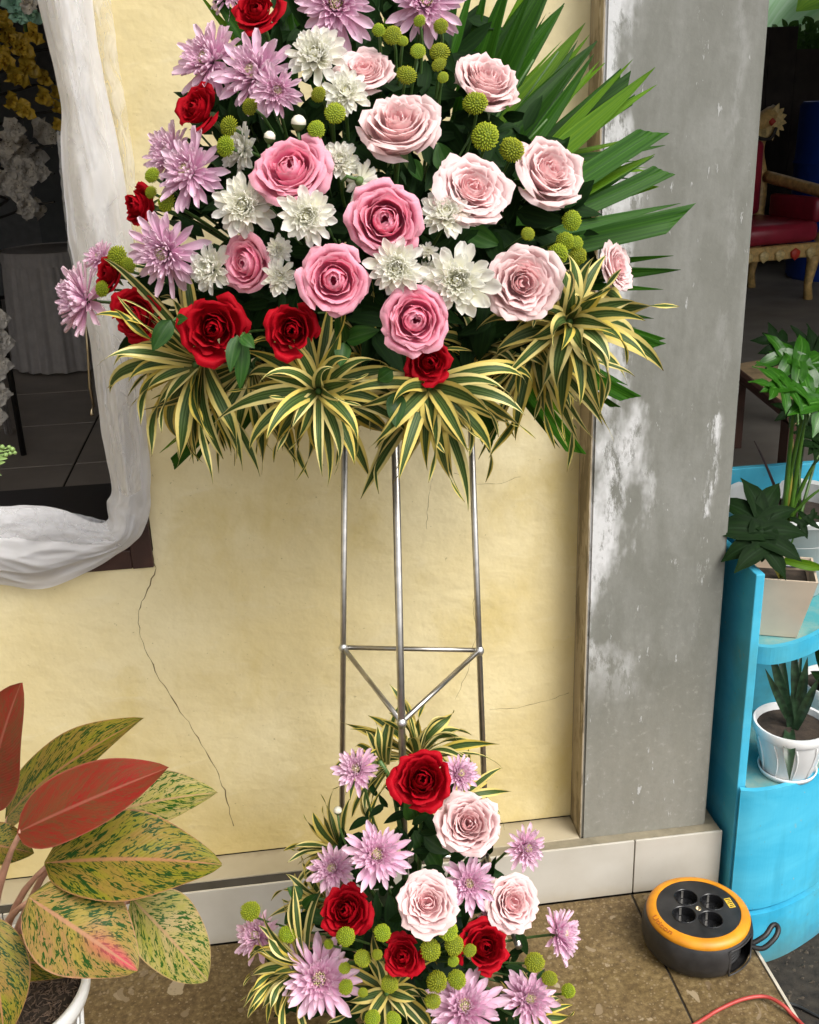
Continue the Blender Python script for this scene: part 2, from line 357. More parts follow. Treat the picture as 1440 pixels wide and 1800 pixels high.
def leaf_mat(name, a, b, rough=.38, trans=.18, stripes=14, rand=.4, rib=None, spec=.22):
    t = NT(name); uv = t.coord('UV', (stripes, .7, 1)); nn = t.noise(uv, 1, 2)
    c = t.mix(t.ramp(nn, [(.36, 0), (.64, 1)]), a, b); u, w, _ = t.sep(t.n('UVMap').outputs[0])
    if rib: c = t.mix(t.ramp(t.math('ABSOLUTE', t.math('SUBTRACT', u, .5)), [(.015, .8), (.05, 0)]), c, rib)
    hsv = t.n('HueSaturation'); t.l(c, hsv.inputs['Color']); t.l(t.math('ADD', 1-rand/2, t.math('MULTIPLY', t.rand(), rand)), hsv.inputs['Value'])
    M[name] = t.bsdf(hsv.outputs[0], rough, t.bump(nn, .25, .001), spec, trans); return M[name]
leaf_mat('palm_green', (.010, .048, .003), (.030, .100, .005), .45, .22, 12, .7, None, .12)
leaf_mat('palm_bright', (.06, .16, .006), (.13, .25, .010), .45, .35, 12, .4, None, .12)
leaf_mat('rose_leaf', (.014, .055, .008), (.035, .095, .014), .42, .15, 6, .5, (.05, .1, .03))
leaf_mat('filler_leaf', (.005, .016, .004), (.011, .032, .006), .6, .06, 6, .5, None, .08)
leaf_mat('philo_leaf', (.014, .070, .004), (.034, .130, .009), .3, .2, 5, .3, (.09, .22, .04), .32)
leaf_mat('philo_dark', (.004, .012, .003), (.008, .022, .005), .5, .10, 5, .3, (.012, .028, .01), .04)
leaf_mat('banana', (.22, .42, .20), (.34, .52, .34), .5, .45, 30, .1, (.5, .65, .4)); leaf_mat('shrub_leaf', (.02, .07, .01), (.07, .16, .02), .5, .3, 4, .6)
simple('stem_green', (.055, .12, .025), .5, .3, 60); simple('stem_pink', (.42, .22, .15), .45, .2, 40); simple('philo_stem', (.05, .12, .012), .35, .25, 30); simple('stem_purple', (.04, .02, .02), .5); simple('stem_yellow', (.22, .19, .03), .45)
simple('foam', (.010, .028, .012), .95, .3, 40, .4); simple('calyx', (.09, .15, .04), .6, .2, 60); simple('bud_white', (.75, .72, .58), .6, .1, 90, .3)
simple('sansev', (.02, .045, .02), .35, .7, 70); simple('sprig_green', (.22, .33, .10), .5, .2)
def agla_mat(name, base1, base2, spot, spotamt, ribc, pink=0.0):
    t = NT(name); uvn = t.n('UVMap').outputs[0]; u, w, _ = t.sep(uvn)
    sgn = t.math('ABSOLUTE', t.math('SUBTRACT', u, .5))
    sk = t.n('CombineXYZ'); t.l(t.math('SUBTRACT', t.math('MULTIPLY', w, 2.3), t.math('MULTIPLY', sgn, 1.5)), sk.inputs[0]); t.l(t.math('MULTIPLY', u, .9), sk.inputs[1]); t.l(t.math('MULTIPLY', t.rand(), 9), sk.inputs[2])
    mp = t.n('Mapping'); mp.inputs['Scale'].default_value = (1, 1, 1); t.l(sk.outputs[0], mp.inputs[0])
    nA = t.noise(mp.outputs[0], 3.2, 4); nB = t.noise(mp.outputs[0], 15, 5, .6, 1.0); nC = t.noise(mp.outputs[0], 7, 2)
    c = t.mix(t.ramp(nA, [(.35, 0), (.65, 1)]), base1, base2)
    nD = t.noise(mp.outputs[0], 30, 3, .6, .6)
    c = t.mix(t.math('MULTIPLY', t.ramp(nD, [(.5, 0), (.6, 1)]), .5), c, tuple(.55*x+.45*y for x, y in zip(base1, spot)))
    sel = t.math('ADD', nB, t.math('MULTIPLY', t.math('SUBTRACT', nC, .5), .35))
    c = t.mix(t.math('MULTIPLY', t.ramp(sel, [(.525, 0), (.555, 1)]), spotamt), c, spot)
    if pink: c = t.mix(t.math('MULTIPLY', t.ramp(sgn, [(.03, pink), (.2, 0)]), t.ramp(w, [(.45, 0), (.9, 1)])), c, (.55, .05, .1))
    c = t.mix(t.ramp(sgn, [(.012, .85), (.03, 0)]), c, ribc)
    c = t.mix(t.ramp(sgn, [(.475, 0), (.495, .8)]), c, ribc)
    vein = t.noise(t.coord('UV', (1, 1, 1)), 1)
    wv = t.n('TexWave', wave_type='BANDS'); wv.inputs['Scale'].default_value = 5; wv.inputs['Distortion'].default_value = 1.5; t.l(mp.outputs[0], wv.inputs['Vector'])
    M[name] = t.bsdf(c, .48, t.bump(wv.outputs['Fac'], .12, .002), .18, .15); return M[name]
agla_mat('agla_red', (.24, .016, .012), (.17, .045, .018), (.10, .06, .022), .5, (.30, .09, .06))
agla_mat('agla_green', (.23, .14, .03), (.18, .17, .012), (.012, .045, .006), 1.0, (.32, .15, .07))
agla_mat('agla_pale', (.36, .28, .12), (.26, .25, .04), (.018, .07, .006), 1.0, (.38, .24, .12))
agla_mat('agla_rosy', (.26, .20, .035), (.27, .15, .06), (.015, .055, .007), 1.0, (.38, .19, .11), .8)
# sheer curtain
def sheer(name, lo, hi, col):
    t = NT(name); a = t.noise(t.coord('UV', (2.4, 1.1, 1)), 1, 3, .5, .8)
    al = t.ramp(a, [(.36, lo), (.60, hi)])
    M[name] = t.bsdf(col, .6, None, .15, .45, None, 0, al); return M[name]
sheer('sheer_thick', .80, .98, (.95, .94, .955)); sheer('sheer_thin', .18, .50, (.94, .93, .92)); sheer('sheer_edge', .2, .5, (.84, .84, .87))

# ------------------------------------------------------------------ the setting
SK = .126
def thing(o): o['kind'] = 'thing'; return o
def struct(o): o['kind'] = 'structure'; return o
floor = struct(obj('floor', MB().box((-2.0, -4.0, -.18), (.800, 0.0, -.003)).mesh('floor', M['grout'])))
def tile_mesh(w, d, th, mat, bev=.0012): return MB().box((0, 0, -th), (w, d, 0), bev).mesh('tile', mat)
xs = [.8, .625, .025, -.575, -1.175]; ys = [-.002, -.602, -1.202, -1.802]
for i in range(len(xs)-1):
    for j in range(len(ys)-1):
        w = xs[i]-xs[i+1]-.004; d = .6-.003
        obj('tile', tile_mesh(w, d, .004, M['terrazzo']), floor, (xs[i+1]+.002, ys[j+1]+.0015, 0))
obj('edge_trim', MB().box((.8002, -3, -.02), (.8055, -.0, .0015)).mesh('edge_trim', M['edge_trim']), floor)
struct(obj('ground', MB().box((-60, -80, -.9), (60, 90, -.1785)).mesh('ground', M['ground'])))
# yellow wall with its window opening
pv = [(-4, SK+.004), (.5255, SK+.004), (.5255, 2.9), (-4, 2.9), (-4, 2.25), (-.232, 2.25), (-.232, .780), (-4, .780)]; nn_ = len(pv)
wall = obj('wall', MB().add([(x, .097, z) for x, z in pv]+[(x, .30, z) for x, z in pv], [tuple(range(nn_)), tuple(range(2*nn_-1, nn_-1, -1))]+[(i, i+nn_, (i+1) % nn_+nn_, (i+1) % nn_) for i in range(nn_)]).mesh('wall', M['wall']),
           label='pale yellow plastered wall with stains and fine cracks', cat='wall')
def crack(pix, r, dd=1.772):
    obj('crack', MB().tube([P(x, y, dd) for x, y in pix], [r*rnd.uniform(.4, 1.5) for _ in pix], 5).mesh('crack', M['crack']), wall)
def wiggle(pix, amp=2.0, per=5):
    out = []
    for (a, b), (c, d) in zip(pix[:-1], pix[1:]):
        for k in range(per): out.append((a+(c-a)*k/per+rnd.uniform(-amp, amp), b+(d-b)*k/per+rnd.uniform(-amp, amp)))
    return out+[pix[-1]]
crack(wiggle([(266, 972), (276, 1000), (255, 1045), (243, 1080), (247, 1120), (268, 1170), (292, 1212), (318, 1250), (350, 1298), (380, 1350), (398, 1400), (411, 1452)]), .0008)
crack(wiggle([(843, 1000), (832, 1060), (838, 1110), (822, 1180), (800, 1230)], 1.5), .0003)
crack(wiggle([(800, 830), (840, 852), (880, 850), (915, 838)], 1.5), .0003)
crack(wiggle([(760, 840), (752, 880), (750, 930)], 1.5), .0003)
crack(wiggle([(860, 1246), (910, 1245), (960, 1232), (1000, 1218)], 1), .0004)
# skirting: white tiles, dark strip and cement bed, ledge tiles
sk = empty('skirting', (.2, 0, 0), 'low skirting of white tiles with a ledge along the yellow wall', 'skirting')
def part(name, mb, mat, parent, smooth=False):
    me = mb.mesh(name, mat, smooth); o = obj(name, me, parent)
    p = parent; inv = p.matrix_basis.inverted() if p else Matrix()
    me.transform(inv); return o
bx = [.808, .628, .028, -.572, -1.172]
for a, b_ in zip(bx[:-1], bx[1:]): part('tile', MB().box((b_+.0012, .0, .0005), (a-.0012, .005, SK), .001), M['white_tile'], sk)
part('bed', MB().box((-1.4, .0055, .001), (.805, .0965, SK-.004)), M['cement'], sk)
part('dark_strip', MB().box((-1.4, .0055, SK-.0035), (.22, .027, SK-.0003)), M['dark_strip'], sk)
part('cement_strip', MB().box((.222, .0055, SK-.0035), (.804, .0268, SK-.0003)), M['cement'], sk)
lx = [.5245, .33, -.27, -.87, -1.4]
for a, b_ in zip(lx[:-1], lx[1:]): part('ledge_tile', MB().box((b_+.001, .0265, SK-.0035), (a-.001, .096, SK+.0025), .001), M['ledge_tile'], sk)
# pillar
pil = empty('pillar', (.65, .1, 0), 'grey concrete pillar with white flaking paint and beige side', 'pillar')
bm = bmesh.new(); bmesh.ops.create_cube(bm, size=1)
for v in bm.verts: v.co = Vector(((.5275 if v.co.x < 0 else .782), (.027 if v.co.y < 0 else .34), (SK-.0002 if v.co.z < 0 else 2.9)))
bmesh.ops.bevel(bm, geom=[e for e in bm.edges if abs(e.verts[0].co.z-e.verts[1].co.z) > 1], offset=.004, segments=2, affect='EDGES')
me = bpy.data.meshes.new('shaft'); bm.to_mesh(me); bm.free(); me.materials.append(M['pillar']); me.transform(pil.matrix_basis.inverted() if False else Matrix.Translation((-.65, -.1, 0)))
shaft = obj('shaft', me, pil)
part('side_face', MB().box((.5245, .0285, SK), (.5272, .0968, 2.9)), M['flank'], pil)
struct(obj('added_shade_wall', MB().box((-3.15, -2.0, -.17), (-3.0, .09, 2.9)).mesh('added_shade_wall', M['wall'])))  # unseen wall, added to block sky light from the left
# roof slab over porch and rooms; unseen overhang sized to darken the wall top
struct(obj('ceiling', MB().box((-5, -.55, 2.9), (7, 6.8, 3.0)).mesh('ceiling', M['ceiling'])))
# room behind the window
rf = struct(obj('room_floor', MB().box((-4, .31, .0), (.52, 6.9, .196)).mesh('room_floor', M['grout'])))
for i in range(6):
    for j in range(9):
        x0 = -3.2+i*.6; y0 = 1.3+j*.6
        o = obj('tile', tile_mesh(.592, .592, .004, M['room_floor']), rf, (x0, y0, .2))
struct(obj('wall_back', MB().box((-4, 6.9, 0), (.52, 7.0, 2.9)).mesh('wall_back', M['room_wall'])))
struct(obj('wall_left', MB().box((-4.1, .31, 0), (-4.0, 7.0, 2.9)).mesh('wall_left', M['room_wall'])))
struct(obj('wall_partition', MB().box((.53, .345, -.15), (.77, 7.0, 2.9)).mesh('wall_partition', M['room_wall'])))
win = empty('window', (-.4, .12, .78), 'dark brown wooden window frame with black stone sill inside', 'window')
part('jamb', MB().box((-.2695, .089, .752), (-.2335, .20, 2.25), .002), M['brown_wood'], win)
part('sill', MB().box((-3.5, .091, .752), (-.270, .19, .787), .002), M['brown_wood'], win)
part('stone_ledge', MB().box((-3.5, .1905, .72), (-.24, .47, .786), .003), M['granite'], win)
for o_ in (wall, sk, pil, win): thing(o_)
# right-hand back room
struct(obj('floor_back', MB().box((.78, 1.6, -.15), (7, 8.0, .18)).mesh('floor_back', M['concrete_floor'])))
struct(obj('wall_right', MB().box((6.9, .3, -.15), (7.0, 8.0, 2.9)).mesh('wall_right', M['plank'])))
bwall = obj('wall', None) if False else empty('wooden_wall', (3, 7, .18), 'dark plank wall with an opening behind the carved chair', 'wall')
thing(bwall); wy = 6.72
k = 0
xx = .8
while xx < 6.8:
    x1 = xx+.22
    top = 2.9 if xx < 3.55 else (1.90 if xx < 3.95 else 1.74)
    part('plank', MB().box((xx+.002, wy, .18), (x1-.002, wy+.03+.004*(k % 2), top)), M['plank'], bwall); xx = x1; k += 1
part('lintel', MB().box((3.54, wy+.002, 2.62), (6.8, wy+.05, 2.9)), M['plank'], bwall)
obj('door_post', MB().box((P(1312, 200, 5)[0], 3.3, .18), (P(1336, 60, 5)[0], 3.42, 2.9), .006).mesh('door_post', M['post_wood']), label='reddish brown wooden post beside the grey pillar', cat='post')

# ------------------------------------------------------------------ flower kit
KEYS = {0.0: [(.02, -.45), (.15, -.2), (.20, .06), (.15, .26), (.07, .34)],
        .35: [(.04, -.5), (.30, -.32), (.40, .0), (.38, .22), (.36, .36)],
        .7: [(.06, -.55), (.44, -.42), (.66, -.12), (.73, .12), (.84, .20)],
        1.0: [(.08, -.58), (.5, -.5), (.84, -.28), (1.0, -.06), (1.13, -.10)]}
KEYS_FLAT = {0.0: [(.02, -.45), (.10, -.2), (.13, .0), (.12, .14), (.08, .20)],
        .35: [(.04, -.5), (.26, -.3), (.37, -.02), (.40, .15), (.43, .22)],
        .7: [(.06, -.55), (.44, -.42), (.66, -.14), (.74, .06), (.82, .13)],
        1.0: [(.08, -.58), (.5, -.5), (.86, -.30), (1.0, -.10), (1.12, -.12)]}
HALF = {0.0: 115, .35: 78, .7: 54, 1.0: 43}
def interp(tab, t):
    ks = sorted(tab)
    for a, b in zip(ks[:-1], ks[1:]):
        if t <= b:
            f = (t-a)/(b-a); return np.asarray(tab[a], float)*(1-f)+np.asarray(tab[b], float)*f
    return np.asarray(tab[ks[-1]], float)
def catmull(pts, v):
    n = len(pts)-1; s = min(v*n, n-1e-6); i = int(s); f = s-i
    a, b, c, d = pts[max(i-1, 0)], pts[i], pts[i+1], pts[min(i+2, n)]
    return .5*((2*b)+(-a+c)*f+(2*a-5*b+4*c-d)*f*f+(-a+3*b-3*c+d)*f**3)
def rose_petal(t, mat, R, ruffle, keys, nu=11, nv=10):
    prof = interp(keys, t); half = math.radians(float(interp(HALF, t)))*R.uniform(.88, 1.12)
    ph, ph2 = R.uniform(0, 6.3), R.uniform(0, 6.3); k1 = R.uniform(3, 5.5); curl = R.uniform(.2, 1.0)*t; asym = R.uniform(-.12, .12); notch = R.uniform(-.02, .07); pt = R.uniform(.1, 1)
    V = []; UV = []
    for j in range(nv):
        v = j/(nv-1)
        for i in range(nu):
            u = -1+2*i/(nu-1)
            ve = v*(1-(.30-.02*t)*abs(u)**(3.2-1.5*t*pt)-notch*math.exp(-(u*5)**2)+asym*u*.5*v)
            r, z = catmull(prof, min(max(ve, 0), 1))
            wd = (.50+.62*v-.12*v*v)*half
            an = u*wd
            ru = ruffle*(v**3)*(math.sin(u*k1+ph)*.6+math.sin(u*k1*2.3+ph2)*.4)
            r += ru*(.8 if t > .3 else .4); z += ru*.7
            if v > .72:
                e = (v-.72)/.28; z -= curl*.10*e*e; r += curl*.07*e*e
            z -= t*.10*abs(u)**2.5*v                       # side margins roll back
            V.append((r*math.cos(an), r*math.sin(an), z)); UV.append(((u+1)/2, v))
    return mesh('petal', V, gridF(nu, nv), mat, UV, True, {'layer': t})
def rose_proto(mat, n, ruffle, keys, seed, spread=.85):
    R = random.Random(seed); out = []
    for i in range(n):
        t = (i/(n-1))**spread
        out.append((rose_petal(t, mat, R, ruffle, keys), i*2.39996+R.uniform(-.4, .4), R.uniform(-.13, .13)*(.3+t), R.uniform(-.13, .13)*(.3+t), R.uniform(.90, 1.08)))
    return out
KEYS_CUP = {0.0: [(.02, -.40), (.20, -.22), (.27, .0), (.22, .17), (.06, .24)],
        .25: [(.04, -.45), (.26, -.3), (.34, .0), (.30, .24), (.24, .34)],
        .42: [(.05, -.5), (.40, -.34), (.55, -.02), (.56, .20), (.60, .30)],
        .7: [(.06, -.55), (.46, -.42), (.70, -.12), (.78, .10), (.90, .16)],
        1.0: [(.08, -.58), (.5, -.5), (.84, -.28), (1.0, -.06), (1.14, -.13)]}
ROSE = {'red': [rose_proto(M['red_petal'], 22, .12, KEYS, s, .95) for s in (1, 2, 3, 41)],
        'pink': [rose_proto(M['pink_petal'], 36, .10, KEYS_CUP, s, .8) for s in (4, 5, 6, 42)],
        'pale': [rose_proto(M['pale_petal'], 44, .13, KEYS_FLAT, s, .72) for s in (7, 8, 9, 43)]}
def leaf_verts(B, T, w, n, shape, arch=0., fold=0., nu=5, nv=9, pleat=0, side=0.0, tipcut=0.0, wav=0.0, R=rnd):
    """blade from B to T, w wide, face along n; returns V, F, UV"""
    B, T = np.asarray(B, float), np.asarray(T, float); ax = T-B; L = np.linalg.norm(ax); a = ax/L
    n = nz(np.asarray(n)-a*(np.asarray(n)@a)); s = np.cross(n, a); V = []; UV = []; ph = R.uniform(0, 6)
    for j in range(nv):
        v = j/(nv-1); c = B+ax*v+n*(arch*L*4*v*(1-v))+s*(side*L*4*v*(1-v)); ww = w/2*shape(v)
        for i in range(nu):
            u = -1+2*i/(nu-1)
            off = fold*abs(u)*ww
            if pleat: off += pleat*w*(1 if i % 2 else -1)
            if wav: off += wav*w*abs(u)*math.sin(v*11+ph+u*1.5)
            cut = tipcut*u*w*(1 if v > .5 else 0)*((v-.5)*2)**2 if tipcut else 0
            V.append(c+s*(u*ww)+n*off+a*cut); UV.append(((u+1)/2, v))
    return V, gridF(nu, nv), UV
OVATE = lambda v: max(.02, (math.sin(math.pi*min(1, v**.72*1.0))**.8) if v < 1 else .0)
LANCE = lambda v: max(.015, math.sin(math.pi*v**.6)**.75 if v < 1 else .0)
def local(V, root): inv = np.array(root.matrix_basis.inverted()); return [inv[:3, :3]@np.asarray(p)+inv[:3, 3] for p in V]
def wpart(name, V, F, mat, root, UV=None, smooth=True, **kw):
    return obj(name, mesh(name, local(V, root), F, mat, UV, smooth), root, **kw)
sepal_me = None
V, F, UV = leaf_verts((.02, 0, 0), (.62, 0, -.22), .24, (0, 0, 1), LANCE, .12, .3, 3, 5); sepal_me = mesh('sepal', V, F, M['calyx'], UV)
hip_me = MB().lathe([(.0, -.80), (.06, -.80), (.10, -.74), (.17, -.66), (.17, -.58), (.12, -.5)], 10).mesh('hip', M['calyx'], True)
def stem(root, start, n, target, r, mat='stem_green'):
    pts = bez(start, np.asarray(start)-np.asarray(n)*.06, target, 7)
    mb = MB().tube(pts, r, 6); wpart('stem', mb.V, mb.F, M[mat], root)
def rose(kind, px, py, w, d, tilt, label, foam, group=None, var=None, sx=1.0):
    p = P(px, py, d); s = psize(w, p)/2/1.06; n = nz(toward(p)+rt*tilt[0]+up*tilt[1])
    spin = rnd.uniform(0, 6.28); R3 = frame(n, spin)
    root = empty('rose', p - n*s*.02, label, 'rose', group, R3.to_euler(), s)
    root.scale = (s*rnd.uniform(.93, 1.06), s*rnd.uniform(.93, 1.06), s*rnd.uniform(.75, 1.35))
    for me, phi, rx, ry, k in ROSE[kind][rnd.randrange(4) if var is None else var]:
        obj('petal', me, root, (0, 0, 0), Euler((rx, ry, phi), 'XYZ'), k)
    hp = obj('hip', hip_me, root)
    for k in range(5): obj('sepal', sepal_me, root, (0, 0, -.56), (rnd.uniform(-.2, .2), .35+rnd.uniform(-.4, .3), k*1.2566+rnd.uniform(-.2, .2)))
    stem(root, p-n*s*.75, n, foam, .0032)
    return root
# chrysanthemums
def mum_petal(mat, R, wid, nu=5, nv=9, curl=.25, layer=.8, hook=0.):
    V = []; UV = []; k = R.uniform(.8, 1.25); tw = R.uniform(-.25, .25)
    for j in range(nv):
        v = j/(nv-1); ww = wid*(.40+.80*min(1, v/.72)**.8)*(1 if v < .72 else max(.12, 1-((v-.72)/.28)**2.2)**.5)*1.12
        zc = curl*k*(v**1.5)-hook*v**4
        for i in range(nu):
            u = -1+2*i/(nu-1); y = u*ww*.5; z = zc+.45*wid*abs(u)**2*(.5+.5*v)
            x = v*(1-.05*abs(u)**2*(v > .8))-.35*hook*v**4
            V.append((x, y*math.cos(tw*v)-0*z, z+y*math.sin(tw*v))); UV.append(((u+1)/2, v))
    return mesh('petal', V, gridF(nu, nv), mat, UV, True, {'layer': layer})
MUM = {}
for kind, mt, wid in (('white', 'white_petal', .28), ('lilac', 'lilac_petal', .175)):
    R = random.Random(11)
    MUM[kind] = dict(petals=[mum_petal(M[mt], R, wid*R.uniform(.85, 1.15), curl=R.uniform(.05, .32), layer=.35+.12*q, hook=R.choice((0, 0, .1))) for q in range(6)], inner=[], hearts=[])
    for q in range(3):
        mb = MB(); lay = []; base = MUM[kind]['petals']; n = 60
        for i in range(n):
            f = i/(n-1); me = base[R.randrange(6)]; el = math.radians(90-46*f+R.uniform(-9, 9)); L = .30+.34*f
            mm = Matrix.Rotation(i*2.39996, 4, 'Z') @ Matrix.Translation((.03+.12*f, 0, 0)) @ Matrix.Rotation(-el, 4, 'Y') @ Matrix.Scale(L, 4)
            mb.add([tuple(mm@v.co) for v in me.vertices], [tuple(pp.vertices) for pp in me.polygons], [((k % 5)/4, (k//5)/8) for k in range(45)])
            lay += [.15+.5*f]*len(me.vertices)
        MUM[kind]['inner'].append(mesh('inner_petals', mb.V, mb.F, M[mt], mb.uv, True, {'layer': lay}))
    mb = MB()
    for i in range(34):
        f = math.sqrt(i/34); a = i*2.39996; r = .15*f; mb.tube([(r*math.cos(a), r*math.sin(a), .12), (r*math.cos(a)*1.2, r*math.sin(a)*1.2, .40-.08*f)], [.022, .017], 5)
    hv = mb.mesh('heart', M['floret_heart'], True, True); a_ = hv.attributes.new('layer', 'FLOAT', 'POINT'); a_.data.foreach_set('value', [.6]*len(hv.vertices)); MUM[kind]['heart'] = hv
calyx_me = MB().lathe([(0, -.30), (.10, -.29), (.2, -.18), (.24, -.05), (.18, .04)], 10).mesh('calyx', M['calyx'], True)
def mum(kind, px, py, w, d, tilt, label, foam, group=None, shaggy=.5, back=False, nout=54, heart=True, stemlen=None):
    p = P(px, py, d); s = psize(w, p)/2/1.02; n = nz(toward(p)+rt*tilt[0]+up*tilt[1])
    if back: n = nz(rt*tilt[0]+up*tilt[1]-toward(p)*.6)
    root = empty('chrysanthemum', p-n*s*.05, label, 'chrysanthemum', group, frame(n, rnd.uniform(0, 6.28)).to_euler(), s)
    D = MUM[kind]
    if kind == 'lilac' and nout == 54: nout = 72
    for i in range(nout):
        f = i/(nout-1); el = math.radians((42-(46+14*shaggy)*f if kind == 'white' else 50-(52+14*shaggy)*f)+rnd.uniform(-6, 6)*(1+shaggy)); L = (.60+.38*f)*rnd.uniform(.86, 1.06+.16*shaggy*(f > .6))
        phi = (i+40)*2.39996+rnd.uniform(-.15, .15)
        mm = Matrix.Rotation(phi, 3, 'Z') @ Matrix.Rotation(-el, 3, 'Y') @ Matrix.Rotation(rnd.uniform(-.3, .3), 3, 'X')
        r0 = .05+.05*f
        obj('petal', D['petals'][rnd.randrange(6)], root, (r0*math.cos(phi), r0*math.sin(phi), -.04*f), mm.to_euler(), (L, L*rnd.uniform(.85, 1.1), L))
    tag(obj('inner_petals', D['inner'][rnd.randrange(3)], root, (0, 0, 0), (0, 0, rnd.uniform(0, 6))), kind='stuff')
    if heart: tag(obj('heart', D['heart'], root), kind='stuff')
    obj('calyx', calyx_me, root)
    stem(root, p-n*s*.3, n, foam, .0022)
    return root
# green button pompons
POM = []
for q in range(3):
    R = random.Random(30+q); V = []; F = []; UV = []; LA = []; N = 120
    for i in range(N):
        z = 1-1.18*i/N; a = i*2.39996; r = math.sqrt(max(0, 1-z*z)); n = np.array([r*math.cos(a), r*math.sin(a), z]); p0 = n*np.array([1, 1, .62])
        s1 = nz(np.cross(n, (.3, .1, 1))); s2 = np.cross(n, s1); o = len(V); w = .095*R.uniform(.8, 1.2); h = .17*R.uniform(.6, 1.4)
        tip = p0*.86+n*np.array([1, 1, .7])*(h+.06)+s1*R.uniform(-.04, .04)
        for k in range(5): V.append(p0*.88+w*(math.cos(1.2566*k)*s1+math.sin(1.2566*k)*s2)); UV.append((.5, .0)); LA.append(1-i/N)
        for k in range(5): V.append(tip+.55*w*(math.cos(1.2566*k+.3)*s1+math.sin(1.2566*k+.3)*s2)); UV.append((.5, 1.)); LA.append(1-i/N)
        F += [(o+k, o+(k+1) % 5, o+5+(k+1) % 5, o+5+k) for k in range(5)]+[tuple(o+5+k for k in range(5))]
    o = len(V); mb = MB().lathe([(0, .52), (.5, .46), (.80, .22), (.86, 0), (.72, -.16), (.3, -.28), (0, -.3)], 16)
    V += [np.array(v) for v in mb.V]; F += [tuple(i+o for i in f) for f in mb.F]; UV += [(.5, .0)]*len(mb.V); LA += [.5]*len(mb.V)
    POM.append(mesh('bloom', V, F, M['pompon'], UV, True, {'layer': LA}))
def pompon(px, py, r, d, tilt, label, foam, group):
    p = P(px, py, d); s = psize(r, p); n = nz(toward(p)+rt*tilt[0]+up*tilt[1])
    s *= .92; root = empty('button_pompon', p, label, 'pompon flower', group, frame(n, rnd.uniform(0, 6.28)).to_euler(), s)
    root.scale = (s*rnd.uniform(.9, 1.08), s*rnd.uniform(.9, 1.08), s*rnd.uniform(.7, 1.1))
    tag(obj('bloom', POM[rnd.randrange(3)], root), kind='stuff')
    stem(root, p-n*s*.25, n, foam, .0018)
# variegated dracaena rosettes
def strap(p0, dr, nrm, L, w, grav, R, nseg=15, nu=5, twist=0.0):
    curl = R.uniform(.3, 2.0)
    p = np.asarray(p0, float).copy(); dr = nz(dr); ds = L/nseg; V = []; UV = []; nrm = nz(nrm)
    for j in range(nseg+1):
        v = j/nseg; nn = nz(nrm-dr*(nrm@dr)); s = np.cross(nn, dr)
        if twist: s = nz(s*math.cos(twist*v)+nn*math.sin(twist*v)); nn = np.cross(dr, s)
        ww = w/2*max(.02, (.45+.55*math.sin(math.pi*min(1, v*.75+.13)))*(1-v**3.5)**.9)
        for i in range(nu):
            u = -1+2*i/(nu-1); V.append(p+s*(u*ww)+nn*(.22*abs(u)*ww)); UV.append(((u+1)/2, v))
        p = p+dr*ds; dr = nz(dr+np.array([0, 0, -1.0])*grav*.95*ds/L*(.1+1.6*v*v+.9*v)-nn*curl*ds/L*(.2+1.5*v)); nrm = nn
    return V, gridF(nu, nseg+1), UV
def dracaena(px, py, d, axis, n, Lpx, wpx, angs, label, grav=1.0, group=None, el=(25, 95), foam=None, seed=0, lf=None):
    lf = lf or (1.5 if py < 1000 else 1.3); n = int(n*(1.7 if py < 1000 else 1.3))
    """angs: (from,to) in degrees, 0 = image right, 90 = image up"""
    R = random.Random(seed+px); p = P(px, py, d); ax = nz(toward(p)*axis[2]+rt*axis[0]+up*axis[1])
    root = empty('variegated_rosette', p, label, 'foliage', group)
    for i in range(n):
        f = i/(n-1); a = math.radians(angs[0]+(angs[1]-angs[0])*((i*.618+R.uniform(-.05, .05)) % 1)); e = math.radians(el[0]+(el[1]-el[0])*f+R.uniform(-8, 8))
        rad = nz(rt*math.cos(a)+up*math.sin(a)); rad = nz(rad-ax*(rad@ax)*.8); dr = nz(ax*math.cos(e)+rad*math.sin(e))
        L = psize(Lpx, p)*(.62+.38*f)*R.uniform(.7, 1.15)*lf; w = psize(wpx, p)*R.uniform(.7, 1.2)*(1.05 if py < 1000 else .95)
        nr = nz(ax*math.sin(e)-rad*math.cos(e)+up*.25)
        V, F, UV = strap(p-ax*.02*f+rad*.004, dr, nr, L, w, grav*R.uniform(.7, 1.3), R, twist=R.uniform(-.5, .5))
        wpart('leaf', V, F, M['dracaena'], root, UV)
    if foam is not None:
        mb = MB().tube(bez(p+ax*.004, p-ax*.05, foam, 6), .004, 6); wpart('stem', mb.V, mb.F, M['stem_green'], root)
